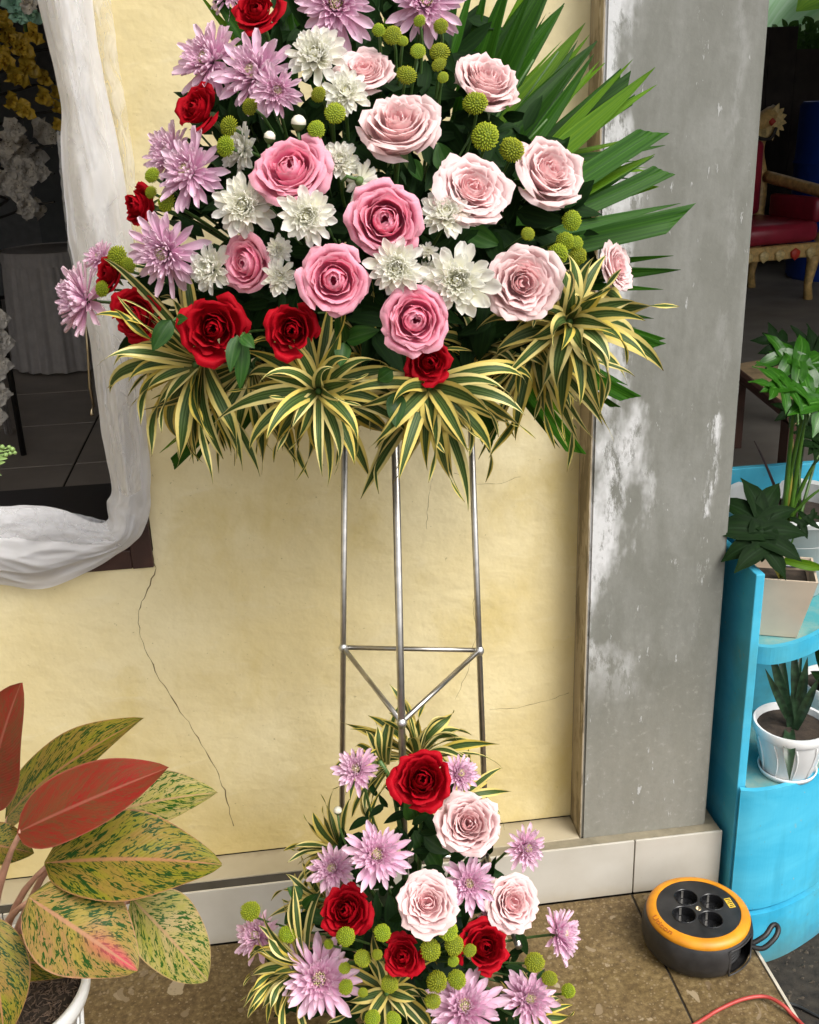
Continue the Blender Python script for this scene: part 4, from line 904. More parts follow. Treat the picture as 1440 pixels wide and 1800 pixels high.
# ------------------------------------------------------------------ white sheer curtain swagged round the window
from mathutils import noise as mnoise
def loft(inner, outer, d, nfold, amp, name, mat, root, nu=44, per=10, seed=1, bow=.02, uvs=1.0):
    R = random.Random(seed); I = smoothpath([P(x, y, d) for x, y in inner], per); O = smoothpath([P(x, y, d) for x, y in outer], per); V = []; UV = []
    ph = [R.uniform(0, 6.28) for _ in range(4)]; k = len(I)
    so_ = R.uniform(0, 50)
    for j in range(k):
        s = j/(k-1); ax = O[j]-I[j]
        for i in range(nu):
            u = i/(nu-1); f = nfold
            def N(a, b, q): return mnoise.noise((u*f*a+so_, s*b+so_*.7, q))
            w = .9*N(1.0, 6, 1)+.55*(.5-abs(N(1.5, 10, 2))*2)+.22*(.5-abs(N(2.4, 20, 3))*2)
            q = I[j]+ax*(u+.03*N(2, 6, 5))
            q = q+np.array([0, -1, 0])*(amp*w*min(1, 6*u, 6*(1-u))**.5+bow*math.sin(math.pi*u))+nz(ax)*(.002*N(.1, 30, 6)*(abs(u-.5)*2)**4)
            V.append(q); UV.append((u*uvs, s*8))
    return wpart(name, V, gridF(nu, k), M[mat], root, UV)
cur = empty('curtain', P(220, 480, 1.73), 'white sheer curtain swagged around the edge of the window', 'curtain')
IN = [(58, -30), (85, 80), (106, 180), (106, 265), (112, 345), (122, 430), (140, 520), (158, 610), (170, 700), (183, 790), (196, 860), (187, 885), (190, 912), (165, 918), (110, 895), (50, 888), (0, 890), (-80, 900)]
OUT = [(158, -30), (172, 80), (192, 180), (215, 290), (228, 380), (240, 470), (246, 560), (251, 640), (257, 720), (262, 800), (264, 860), (262, 905), (245, 945), (205, 975), (140, 1012), (75, 1036), (10, 1030), (-80, 1022)]
loft(IN, OUT, 1.742, 3.4, .0085, 'swag', 'sheer_thick', cur, 90, 10, 3, .028)
loft([(x+14, y+2) for x, y in IN[:11]], [(x-16, y) for x, y in OUT[:11]], 1.722, 2.4, .007, 'front_fold', 'sheer_thin', cur, 36, 7, 8, .028)
loft([(140, -30), (165, 100), (190, 200), (212, 310), (225, 400), (235, 480)], [(190, -30), (208, 100), (224, 200), (237, 300), (240, 400), (246, 500)], 1.758, 3.0, .003, 'thin_veil', 'sheer_thin', cur, 24, 7, 5, .01)
loft([(100, 230), (104, 290), (112, 370), (121, 440), (140, 530)], [(128, 230), (132, 290), (140, 370), (150, 440), (165, 530)], 1.752, 2.5, .003, 'hem', 'sheer_edge', cur, 16, 7, 6, .01)
loft([(185, 915), (120, 900), (50, 892), (-10, 893), (-80, 902)], [(215, 960), (130, 960), (60, 955), (0, 950), (-80, 950)], 1.722, 3.0, .005, 'lower_fold', 'sheer_edge', cur, 24, 7, 9, .012)
hook = empty('window_hook', P(150, 520, 1.80), 'thin metal window stay hanging below the lilac chrysanthemum in profile', 'window stay')
part('rod', MB().tube([P(150, 560, 1.80), P(155, 620, 1.80), P(158, 680, 1.80), P(164, 712, 1.80)], .0023, 8), M['brass'], hook, True)
part('bent_end', MB().tube([P(164, 712, 1.80), P(161, 722, 1.795), P(162, 730, 1.79)], [.0023, .0026, .0034], 8), M['brass'], hook, True)

# ------------------------------------------------------------------ inside the room
def draped(name, c, r, h, n, label, cat, mat):
    root = empty(name, c, label, cat); V = []; UV = []; K = 160; rows = 9
    for j in range(rows):
        s = j/(rows-1)
        for i in range(K):
            a = 6.2832*i/K; rr = r*(1+.10*s)+.014*(s**.5)*math.sin(a*n+.6*math.sin(3*a))+.006*math.sin(a*n*2.3); V.append((rr*math.cos(a), rr*math.sin(a), h*(1-s)+.01)); UV.append((i/K, s))
    obj('skirt', mesh('skirt', V, gridF(K, rows, 0, True), M[mat], UV), root)
    obj('top', MB().lathe([(0, h+.02), (r*.9, h+.02), (r*1.02, h+.012), (r*1.03, h-.004)], 48).mesh('top', M[mat], True), root)
    obj('ruffle', mesh('ruffle', [((r*1.02+.012*(q % 2)*math.sin(i*2.4)+.006)*math.cos(6.2832*i/120), (r*1.02+.012*(q % 2)*math.sin(i*2.4)+.006)*math.sin(6.2832*i/120), h+.022-.035*q) for q in range(3) for i in range(120)], gridF(120, 3, 0, True), M[mat]), root)
    mb = MB()
    obj('base', MB().lathe([(0, 0), (r*.8, 0), (r*.8, h)], 24).mesh('base', M['cloth_grey']), root)
    return root
tb = P(118, 640, 6.0); tb[2] = .2
draped('draped_table', tb, .24, .60, 17, 'small round table under a pleated grey-white skirt in the dark room', 'table', 'cloth_grey')
def hang(name, x0, x1, y0, y1, d, label, nf, mat):
    a, b_ = P(x0, y0, d), P(x1, y1, d); V = []; nu = 50; nv = 10
    for j in range(nv):
        for i in range(nu):
            u = i/(nu-1); s = j/(nv-1); V.append((a[0]+(b_[0]-a[0])*u, a[1]+.03*math.sin(u*nf*6.28)+.012*math.sin(u*nf*15+s*3), a[2]+(b_[2]-a[2])*s))
    tag(obj(name, mesh(name, V, gridF(nu, nv), M[mat])), label, 'drape')
hang('drape', 86, 190, 150, 645, 6.6, 'grey pleated drape behind the skirted table', 4, 'cloth_grey')
hang('drape', -60, 22, 370, 760, 4.6, 'pale cloth hanging at the window side of the dark room', 3, 'cloth_grey')
o = obj('backdrop_panel', MB().box((P(8, 0, 6.5)[0], 4.85, .2), (P(88, 0, 6.5)[0], 4.9, P(40, 200, 6.5)[2])).mesh('backdrop_panel', M['dark_panel'])); tag(o, 'flat grey backdrop panel behind the silk flowers', 'panel')
def silk(px, py, w, d, mat, label, group, npet=16, cat='silk flower', name='silk_flower'):
    p = P(px, py, d); s = psize(w, p)/2*1.25; root = empty(name, p, label, cat, group, frame(nz(toward(p)+rt*rnd.uniform(-.6, .6)+up*rnd.uniform(-.4, .6))).to_euler(), s)
    for k in range(npet):
        a = k*2.4; e = .3+.85*(k/npet); V, F, UV = leaf_verts((.05*math.cos(a), .05*math.sin(a), 0), (math.cos(a)*e, math.sin(a)*e, .55*(1-e)+.1), .8*e+.2, (.3*math.cos(a*3), .3*math.sin(a*5), 1), OVATE, .15, .3, 5, 6, 0, 0, 0, .25); obj('petal', mesh('petal', V, F, M[mat], UV), root)
for k, (px, py, w) in enumerate(((10, 250, 44), (42, 255, 40), (62, 275, 40), (20, 285, 46), (48, 300, 44), (5, 315, 44), (30, 330, 40), (72, 300, 30), (45, 360, 40), (62, 365, 34), (78, 228, 40), (92, 238, 30), (25, 225, 36))):
    silk(px, py, w, 4.2+rnd.uniform(-.1, .1), 'silk_white', 'white silk blossom in the dim cluster inside the window', 'white silk blossoms')
for k, (px, py, w) in enumerate(((4, 560, 34), (8, 600, 40), (2, 640, 44), (6, 690, 36), (0, 730, 34))):
    silk(px-6, py, w, 3.4, 'silk_white', 'cream fabric blossom low beside the skirted table', 'cream fabric blossoms')
for k, (px, py, w) in enumerate(((15, 70, 50), (40, 85, 44), (10, 110, 50), (50, 120, 44), (28, 140, 46), (80, 140, 30), (76, 172, 34), (20, 180, 34), (46, 195, 36), (98, 165, 24), (100, 190, 24), (102, 220, 24), (60, 60, 40), (6, 40, 40))):
    silk(px, py, w, 4.0+rnd.uniform(-.1, .1), 'gold_leaf', 'golden artificial leaf spray inside the window', 'golden leaf sprays', 7, 'leaf spray', 'leaf_spray')
for k, (px, py, w) in enumerate(((25, 8, 52), (55, 28, 36), (30, 30, 30))):
    silk(px, py, w, 2.6, 'mint_leaf', 'mint green artificial leaves hanging at the window top', 'mint green leaves', 6, 'leaf spray', 'leaf_spray')
silk(50, 4, 36, 2.55, 'silk_white', 'cream artificial flower among the mint green leaves', None, 9)
sp_ = empty('plant_sprig', P(-30, 800, 1.5), 'green budding sprig poking in beside the curtain bottom', 'plant')
for (x, y, r) in ((22, 790, 5), (16, 786, 4), (26, 796, 4), (10, 800, 5), (4, 786, 5), (18, 797, 4)):
    p = P(x, y, 1.5); mb = MB().lathe([(0, -1), (.7, -.5), (1, .1), (.6, .8), (0, 1)], 8); wpart('bud', [p+np.array(v)*psize(r, p) for v in mb.V], mb.F, M['sprig_green'], sp_)
    mb = MB().tube(bez(P(-30, 800, 1.5), P(0, y+5, 1.5), p, 5), .0012, 5); wpart('stem', mb.V, mb.F, M['sprig_green'], sp_)
for (x, y, tx, ty) in ((-10, 815, 10, 812), (-15, 795, 5, 792), (-20, 825, 3, 836), (-12, 806, 14, 806)):
    V, F, UV = leaf_verts(P(x, y, 1.5), P(tx, ty, 1.49), .007, toward(P(x, y, 1.5)), OVATE, .1, .2); wpart('leaf', V, F, M['sprig_green'], sp_, UV)

# ------------------------------------------------------------------ aglaonema in a white pot
pc = np.array([-.478, 1.305-CAM_D, 0.0]); PR, PH = .135, .30
ag = empty('potted_plant', pc, 'potted aglaonema with red and speckled yellow-green leaves in a white pot', 'potted plant')
pot = obj('pot', MB().lathe([(0, .004), (.088, .004), (.093, .012), (PR-.018, PH-.035), (PR-.012, PH-.032), (PR-.004, PH-.03), (PR, PH-.02), (PR+.002, PH-.004), (PR-.002, PH), (PR-.009, PH-.001), (PR-.012, PH-.01), (PR-.02, PH-.06), (0, PH-.06)], 72).mesh('pot', M['white_plastic'], True), ag)
for k in range(36):
    a = k*6.2832/36; obj('rib', MB().tube([(.094*math.cos(a), .094*math.sin(a), .02), ((PR-.0165)*math.cos(a), (PR-.0165)*math.sin(a), PH-.04)], .002, 5).mesh('rib', M['white_plastic'], True), pot)
obj('soil', MB().lathe([(0, PH-.018), (.05, PH-.016), (PR-.016, PH-.022), (PR-.012, PH-.04)], 40).mesh('soil', M['soil'], True), ag)
mb = MB()
for k in range(1500):
    r = (PR-.016)*math.sqrt(rnd.random()); a = rnd.uniform(0, 6.28); c = np.array([r*math.cos(a), r*math.sin(a), PH-.018+rnd.uniform(0, .006)]); b = rnd.uniform(0, 6.28); dx = np.array([math.cos(b), math.sin(b), rnd.uniform(-.3, .3)])*.0048; mb.tube([c-dx, c, c+dx], [.0003, .0012, .0003], 4, False)
tag(obj('rice_husks', mb.mesh('rice_husks', M['husk'], True), ag), kind='stuff')
AGS = lambda v: max(.012, (math.sin(math.pi*v**.80)**.72)*(1-.10*v) if v < 1 else .0)
core = pc+np.array([-.02, .02, PH-.02])
def aleaf(b, t_, w, d0, d1, mat, arch, face, fold=.18, base_to=None, side=0.0, wav=.02):
    B, T = P(*b, d0), P(*t_, d1); n = nz(toward(B)*.8+rt*face[0]+up*face[1])
    V, F, UV = leaf_verts(B, T, psize(w*1.24, (B+T)/2), n, AGS, arch, fold, 11, 22, 0, side, 0, wav)
    wpart('leaf', V, F, M[mat], ag, UV)
    mb = MB().tube(bez(core+np.array([rnd.uniform(-.02, .03), rnd.uniform(-.02, .02), 0]), (core+B)/2+np.array([-.01, 0, .05]), B+(T-B)*.03, 8), [.0075]*3+[.005]*3+[.0035]*2, 8); wpart('petiole', mb.V, mb.F, M['stem_pink'], ag)
aleaf((10, 1440), (253, 1262), 112, 1.34, 1.30, 'agla_green', .10, (-.2, .7), .2, side=-.06)
aleaf((150, 1440), (383, 1393), 100, 1.33, 1.32, 'agla_pale', .05, (.1, .6), .25)
aleaf((-20, 1415), (37, 1200), 120, 1.18, 1.16, 'agla_red', .04, (-.3, .3), .2)
aleaf((30, 1464), (297, 1349), 118, 1.20, 1.19, 'agla_red', .05, (-.1, .5), .18, side=-.02)
aleaf((230, 1578), (365, 1724), 118, 1.29, 1.25, 'agla_pale', .10, (.2, .7), .2, side=-.05)
aleaf((78, 1518), (390, 1520), 148, 1.22, 1.22, 'agla_green', .07, (.0, .6), .2, side=-.01)
aleaf((-60, 1690), (150, 1705), 80, 1.27, 1.27, 'agla_green', .05, (.0, .8), .2)
aleaf((50, 1578), (242, 1706), 160, 1.17, 1.12, 'agla_rosy', .10, (.1, .7), .2, side=-.05)
aleaf((-30, 1610), (8, 1830), 96, 1.15, 1.08, 'agla_green', .10, (.1, .6), .2)
aleaf((-60, 1480), (60, 1500), 70, 1.27, 1.27, 'agla_green', .05, (.0, .5), .2)

# ------------------------------------------------------------------ cable reel
rc = np.array([.700, -.150, .0015]); RR = .102
reel = empty('cable_reel', rc, 'round black cable reel with orange ring and four sockets on the terrazzo', 'cable reel')
reel.rotation_euler = (math.radians(0), math.radians(0), 0)
SL0, SL1 = -76, -40
def inslot(i, j, n):
    a = (j+.5)*360/n; a = a-360 if a > 180 else a; return SL0 <= a <= SL1 and i in (3, 4, 5)
prof = [(0, .0), (.086, .0), (.092, .003), (.097, .010), (.1005, .026), (.1005, .044), (.0975, .060), (.094, .066)]
obj('housing', autosmooth(MB().lathe(prof, 120, inslot).mesh('housing', M['black_plastic'])), reel)
obj('drum', MB().lathe([(.07, .004), (.074, .03), (.07, .06)], 48).mesh('drum', M['black_rubber'], True), reel)
for k in range(7): obj('wound_cable', MB().tube([(.079*math.cos(a), .079*math.sin(a), .009+.0075*k) for a in np.linspace(math.radians(SL0-12), math.radians(SL1+12), 14)], .0036, 7).mesh('wound_cable', M['black_rubber'], True), reel)
mb = MB(); 
a0, a1 = math.radians(SL0-1.5), math.radians(SL1+1.5); pts = []
for a in np.linspace(a0, a1, 12): pts.append((.1008*math.cos(a), .1008*math.sin(a), .0095))
for a in np.linspace(a1, a0, 12): pts.append((.0985*math.cos(a), .0985*math.sin(a), .061))
obj('slot_rim', MB().tube(pts+pts[:2], .0016, 6).mesh('slot_rim', M['black_plastic'], True), reel)
obj('ring', autosmooth(MB().lathe([(.0935, .0655), (.0940, .0700), (.0925, .0735), (.0880, .0775), (.0795, .0800), (.0765, .0795), (.0755, .0765)], 120).mesh('ring', M['orange_plastic'])), reel)
bm = bmesh.new(); holes = [(.0335*math.cos(math.radians(a)), .0335*math.sin(math.radians(a))) for a in (20, 110, 200, 290)]
def circ(cx, cy, r, n):
    vv = [bm.verts.new((cx+r*math.cos(6.2832*k/n), cy+r*math.sin(6.2832*k/n), 0)) for k in range(n)]; return [bm.edges.new((vv[k], vv[(k+1) % n])) for k in range(n)]
ee = circ(0, 0, .0758, 96)
for hx, hy in holes: ee += circ(hx, hy, .0205, 40)
ee += circ(0, 0, .0045, 16)
bmesh.ops.triangle_fill(bm, use_beauty=True, use_dissolve=False, edges=ee, normal=(0, 0, 1))
me = bpy.data.meshes.new('top_plate'); bm.to_mesh(me); bm.free(); me.materials.append(M['black_plastic']); top = obj('top_plate', me, reel, (0, 0, .0785))
cup = MB().lathe([(.0222, .0006), (.0215, .0016), (.0206, .0008), (.0198, -.003), (.0193, -.017), (0, -.017)], 40).mesh('socket', M['socket_black'])
autosmooth(cup, 30)
for hx, hy in holes:
    s_ = obj('socket', cup, top, (hx, hy, 0))
    for q in (-1, 1): obj('earth_clip', MB().box((-.0022, -.0004, -.016), (.0022, .0008, -.001), .0003).mesh('earth_clip', M['steel']), s_, (0, q*.0186, 0))
    for q in (-1, 1): obj('pin_hole', MB().lathe([(0, .0002), (.0030, .0002), (.0034, .0010), (.0042, .0002)], 12).mesh('pin_hole', M['black_rubber']), s_, (q*.0095, 0, -.0166))
obj('screw', MB().lathe([(.0058, .0004), (.0052, .0014), (.0044, .001), (.004, -.004), (0, -.004)], 20).mesh('screw', M['brass'], True), top)
stk = obj('sticker', MB().box((-.006, -.0125, .0002), (.006, .0125, .0006)).mesh('sticker', M['sticker_yellow']), top, (.0625, .004, 0), (0, 0, .05))
for k in range(5): obj('print_line', MB().box((-.0045+.0022*(k % 2), -.0105+k*.0046, .0007), (.0045, -.0085+k*.0046, .0009)).mesh('print_line', M['black_rubber']), stk)
def text_mesh(body, size, mat, ext=.0004):
    cu = bpy.data.curves.new('t', 'FONT'); cu.body = body; cu.size = size; cu.extrude = ext; cu.align_x = 'CENTER'; o = bpy.data.objects.new('t', cu); COL.objects.link(o)
    dg = bpy.context.evaluated_depsgraph_get(); me = bpy.data.meshes.new_from_object(o.evaluated_get(dg)); bpy.data.objects.remove(o); me.materials.clear(); me.materials.append(M[mat]); return me
lt = text_mesh('Uticon', .0165, 'print_brown')
for v in lt.vertices:
    a = math.radians(200)+v.co.x/.0845*1.15; r = .0862-(v.co.y-.006)*.72; v.co = Vector((r*math.cos(a), r*math.sin(a), .0789+v.co.z+(.0862-r)*.28+.0002))
obj('lettering', lt, reel)
lp = [(.085, -.045, .018), (.105, -.055, .019), (.128, -.05, .032), (.140, -.04, .040), (.142, -.03, .044), (.134, -.028, .043), (.115, -.04, .033), (.09, -.042, .020)]
obj('plug_loop', MB().tube(smoothpath(lp, 6), .0048, 10).mesh('plug_loop', M['black_rubber'], True), reel)
cb = [(1150, 1840), (1225, 1799), (1262, 1776), (1305, 1757), (1345, 1752), (1375, 1766), (1395, 1786), (1420, 1810)]
def fl_pt(x, y, z=.0):
    r = ray(x, y); return CAM+r*((z-CAM_H)/r[2])
tag(obj('red_cable', MB().tube(smoothpath([fl_pt(x, y, .0035+(.008 if 1290 < x < 1385 else 0)) for x, y in cb], 8), .0033, 10).mesh('red_cable', M['red_rubber'], True)), 'red rubber cable curving over the terrazzo edge', 'cable')
tag(obj('black_cable', MB().tube(smoothpath([fl_pt(1378, 1762, -.17), fl_pt(1405, 1770, -.174), fl_pt(1440, 1788, -.175), fl_pt(1480, 1800, -.175)], 6), .003, 8).mesh('black_cable', M['black_rubber'], True)), 'black cable lying on the dark soil beyond the floor edge', 'cable')

# ------------------------------------------------------------------ turquoise plant stand
g0 = -.2785
ps = empty('plant_stand', (.95, .15, g0), 'turquoise painted wooden plant stand with curved front beside the pillar', 'plant stand')
part('side_board', MB().box((.868, .079, g0+.001), (.886, .36, .640), .002), M['turquoise'], ps)
FR = smoothpath([(.869, .064), (.90, .056), (.95, .058), (1.02, .078), (1.12, .128), (1.24, .21), (1.34, .31)], 8)
def curved_wall(name, path, z0, z1, th, mat):
    V = []; 
    for q, (x, y) in enumerate([p[:2] for p in path]):
        a = nz(np.asarray(path[min(q+1, len(path)-1)])[:2]-np.asarray(path[max(q-1, 0)])[:2]); nrm = np.array([-a[1], a[0]])*th
        V += [(x, y, z0), (x, y, z1), (x+nrm[0], y+nrm[1], z1), (x+nrm[0], y+nrm[1], z0)]
    F = [(i*4+k, (i+1)*4+k, (i+1)*4+(k+1) % 4, i*4+(k+1) % 4) for i in range(len(path)-1) for k in range(4)]+[(0, 1, 2, 3), tuple(4*(len(path)-1)+k for k in (3, 2, 1, 0))]
    mb = MB().add(V, F); return part(name, mb, M[mat], ps)
P3 = [(p[0], p[1], 0) for p in FR]
def off(path, dy, cx=1.1, s=1.0): return [np.array([cx+(p[0]-cx)*s, p[1]+dy, 0]) for p in path]
curved_wall('front_panel', P3, -.132, .168, .012, 'turquoise')
curved_wall('front_plinth', off(P3, -.008), g0+.001, -.140, .02, 'turquoise')
def shelf(name, path, z, th, mat):
    n = len(path); V = [(p[0], p[1], z) for p in path]+[(1.40, .36, z), (.889, .36, z)]; k = len(V); V += [(x, y, zz-th) for x, y, zz in V]
    F = [tuple(range(k)), tuple(range(2*k-1, k-1, -1))]+[(i, i+k, (i+1) % k+k, (i+1) % k) for i in range(k)]
    part(name, MB().add(V, F), M[mat], ps)
shelf('lower_shelf', [p for p in off(P3, .014) if p[0] > .889], .160, .012, 'turq_shelf')
UP = smoothpath([np.array(q) for q in ((.889, .115, 0), (.93, .098, 0), (1.0, .115, 0), (1.08, .16, 0), (1.16, .22, 0), (1.28, .30, 0))], 7)
curved_wall('upper_lip', UP, .432, .470, .012, 'turquoise'); shelf('upper_shelf', [np.array([p[0], p[1]+.013, 0]) for p in UP], .462, .012, 'turq_shelf')
part('back_board', MB().box((.868, .5, g0+.001), (1.6, .518, .70), .002), M['turquoise'], ps)
part('back_side', MB().box((.868, .3605, g0+.001), (.886, .499, .640), .002), M['turquoise'], ps)
part('rear_shelf', MB().box((.889, .361, .45), (1.6, .499, .462)), M['turq_shelf'], ps)
def pot_round(name, c, r0, r1, h, label, mat, panels=0):
    root = empty(name, c, label, 'pot'); 
    obj('pot', autosmooth(MB().lathe([(0, 0), (r0*.92, 0), (r0, .004), (r1*.93, h*.80), (r1*.98, h*.82), (r1, h*.84), (r1*1.02, h*.97), (r1, h), (r1*.93, h*.99), (r1*.88, h*.80), (0, h*.78)], 56).mesh('pot', M[mat]), 40), root)
    if panels:
        pt = root.children[0]
        for k in range(panels):
            a = k*6.2832/panels; rr = lambda f: r0+(r1*.93-r0)*f+.0012
            obj('rib', MB().tube([(rr(f)*math.cos(a+.12*math.sin(f*3.14)), rr(f)*math.sin(a+.12*math.sin(f*3.14)), h*.78*f+.004) for f in np.linspace(.05, .95, 6)], .0016, 5).mesh('rib', M[mat], True), pt)
        obj('saucer', MB().lathe([(0, .001), (r0*1.12, .001), (r0*1.2, .012), (r0*1.16, .013), (r0*1.08, .004)], 40).mesh('saucer', M[mat], True), root, (0, 0, -.0005))
    obj('soil', MB().lathe([(0, h*.90), (r1*.5, h*.91), (r1*.9, h*.88)], 30).mesh('soil', M['soil'], True), root); return root
def sword(root, base, tip, w, mat='sansev', arch=.0, face=None):
    B, T = np.asarray(base), np.asarray(tip); V, F, UV = leaf_verts(B, T, w, toward(B) if face is None else face, lambda v: max(.03, (.7+.5*math.sin(math.pi*v*.8))*(1-v**4)), arch, .35, 5, 10); wpart('leaf', V, F, M[mat], root, UV)
wpc = P(1384, 1345, 1.80); wpc[2] = .161
wp = pot_round('potted_plant', wpc, .050, .076, .118, 'snake plant with dark mottled blades in a white ribbed pot', 'white_plastic', 10); wp['category'] = 'potted plant'
tpw = wpc+np.array([0, 0, .10])
for tx, ty, w, d in ((1352, 1160, .026, 1.82), (1395, 1150, .024, 1.83), (1368, 1130, .02, 1.85), (1420, 1180, .026, 1.80), (1345, 1200, .020, 1.78), (1388, 1372, .030, 1.70), (1440, 1215, .024, 1.76), (1410, 1170, .02, 1.86)):
    sword(wp, tpw+np.array([rnd.uniform(-.02, .02), rnd.uniform(-.015, .015), 0]), P(tx, ty-25 if ty < 1300 else ty, d), w*.72, arch=.25 if ty > 1300 else .04)
w2c = P(1462, 1240, 1.92); w2c[2] = .161
w2 = pot_round('potted_plant', w2c, .05, .07, .13, 'white pot with dark leaves behind the snake plant', 'white_plastic', 10); w2['category'] = 'potted plant'
for tx, ty in ((1432, 1130), (1450, 1120), (1425, 1180), (1440, 1205), (1470, 1110)): sword(w2, w2c+np.array([0, 0, .12]), P(tx, ty, 1.88), .026, 'philo_dark')
# square beige pot
sq = P(1364, 1118, 1.86); sq[2] = .464
bp = empty('potted_plant', sq, 'square tapered beige pot with a dark sticker holding a dark lobed plant', 'potted plant', None, (0, 0, math.radians(-22)))
def frust(a, b, h, th):
    V = []; 
    for r, z in ((a, 0), (b, h), (b-th, h), (b-th*1.5, h*.78)): V += [(-r, -r, z), (r, -r, z), (r, r, z), (-r, r, z)]
    F = [(3, 2, 1, 0)]
    for i in range(3): F += [(i*4+k, i*4+(k+1) % 4, (i+1)*4+(k+1) % 4, (i+1)*4+k) for k in range(4)]
    return V, F+[(12, 13, 14, 15)]
V, F = frust(.036, .062, .135, .004); pb = obj('pot', mesh('pot', V, F, M['beige_plastic'], None, False), bp)
obj('soil', MB().box((-.05, -.05, .100), (.05, .05, .112), .004).mesh('soil', M['soil']), bp)
sk_ = obj('sticker', MB().box((-.018, -.0006, -.008), (.018, .0004, .008), .0003).mesh('sticker', M['navy']), pb, (.018, .0535, .122), (math.radians(-8), 0, 0))
for k in range(3): obj('print_line', MB().box((-.013+.003*k, -.0011, .003-.004*k), (.012-.002*k, -.0007, .0045-.004*k)).mesh('print_line', M['print_white']), sk_)
def lobed(root, base, tip, w, mat, n, lobes=5, seed=0, stem_from=None, smat='philo_stem', droop=.1, sr=.003):
    """deeply cut leaf: a heart blade split in finger lobes around the midrib"""
    R = random.Random(seed); B, T = np.asarray(base, float), np.asarray(tip, float); ax = T-B; L = np.linalg.norm(ax); a = ax/L; n = nz(np.asarray(n)-a*(np.asarray(n)@a)); s = np.cross(n, a); mb = MB()
    V, F, UV = leaf_verts(B, T, w*.36, n, OVATE, droop, .2, 5, 9, 0, 0, 0, .05, R); mb.add(V, F, UV)
    for q in (-1, 1):
        for k in range(lobes):
            f = k/(lobes-1); st_ = B+ax*(.04+.68*f)+n*(droop*L*4*(.04+.68*f)*(1-(.04+.68*f))); ang = math.radians(150-112*f+R.uniform(-8, 8)); ln = w*(.40+.22*math.sin(math.pi*(f*.8+.15)))*R.uniform(.85, 1.15)
            dr = nz(a*math.cos(ang)+s*q*math.sin(ang)-n*R.uniform(.0, .4)); V, F, UV = leaf_verts(st_-dr*ln*.05, st_+dr*ln, ln*.46, n, lambda v: max(.05, (.75+.35*math.sin(math.pi*v))*(1-v**3)), .06, .2, 5, 7, 0, .05*q, 0, .06, R); mb.add(V, F, UV)
    wpart('leaf', mb.V, mb.F, M[mat], root, mb.uv)
    if stem_from is not None: m_ = MB().tube(bez(stem_from, (np.asarray(stem_from)+B)/2+np.array([0, 0, .02]), B+ax*.03, 8), [sr*1.4, sr*1.3, sr*1.2, sr*1.1, sr, sr*.9, sr*.8, sr*.7], 8); wpart('petiole', m_.V, m_.F, M[smat], root)
bpt = sq+np.array([0, 0, .11])
lobed(bp, P(1338, 905, 1.83), P(1340, 988, 1.77), psize(150, P(1338, 930, 1.8)), 'philo_dark', (0, -.8, .6), 5, 1, bpt, 'philo_stem', .05, .002)
lobed(bp, P(1400, 930, 1.86), P(1438, 900, 1.88), .05, 'philo_dark', (0, -.6, .7), 4, 2, bpt, 'philo_stem', .05, .002)
sword(bp, P(1378, 985, 1.84), P(1450, 1000, 1.83), .018, 'palm_bright', .15); sword(bp, bpt, P(1352, 960, 1.84), .012, 'stem_yellow'); sword(bp, bpt, P(1366, 930, 1.84), .01, 'palm_bright')
# big white basin pot with the glossy philodendron
bc = P(1388, 905, 2.05); bc[2] = .463
bs = empty('potted_plant', bc, 'big philodendron with glossy split leaves in a wide white basin', 'potted plant')
obj('pot', autosmooth(MB().lathe([(0, 0), (.075, 0), (.082, .005), (.135, .185), (.142, .19), (.144, .20), (.140, .206), (.131, .20), (.122, .14), (0, .14)], 64).mesh('pot', M['basin_white']), 40), bs)
obj('soil', MB().lathe([(0, .17), (.06, .168), (.127, .16)], 30).mesh('soil', M['soil'], True), bs)
bt = bc+np.array([-.02, -.03, .165])
for (x, y, tx, ty, w, d0, d1, mat, sd_, nn) in ((1400, 680, 1336, 690, 100, 1.95, 1.88, 'philo_leaf', 3, (-.2, -.7, .7)), (1430, 650, 1350, 618, 110, 2.0, 2.02, 'philo_leaf', 4, (-.1, -.6, .8)), (1420, 690, 1470, 745, 120, 1.95, 1.9, 'philo_leaf', 5, (.2, -.6, .8)), (1400, 640, 1340, 585, 80, 2.15, 2.2, 'philo_dark', 6, (0, -.7, .6)), (1450, 640, 1400, 610, 120, 2.2, 2.2, 'philo_dark', 7, (0, -.7, .6)), (1420, 730, 1370, 722, 80, 2.15, 2.15, 'philo_dark', 8, (0, -.5, .6)), (1450, 760, 1420, 800, 90, 2.1, 2.0, 'philo_dark', 10, (0, -.7, .5))):
    B = P(x, y, d0); lobed(bs, B, P(tx, ty, d1), psize(w, B), mat, nn, 5, sd_, bt+np.array([rnd.uniform(-.02, .03), rnd.uniform(-.02, .02), 0]), 'philo_stem', .08, .0045 if mat == 'philo_leaf' else .003)
for (x, y, m_, r) in ((1326, 775, 'stem_purple', .0035), (1394, 772, 'stem_yellow', .006), (1440, 800, 'philo_stem', .005), (1452, 855, 'philo_stem', .004)):
    q = MB().tube(bez(bt, (bt+P(x, y, 2.0))/2+np.array([.0, 0, .02]), P(x, y, 2.0), 8), [r, r, r*.95, r*.9, r*.8, r*.7, r*.5, r*.25], 8); wpart('stalk', q.V, q.F, M[m_], bs)
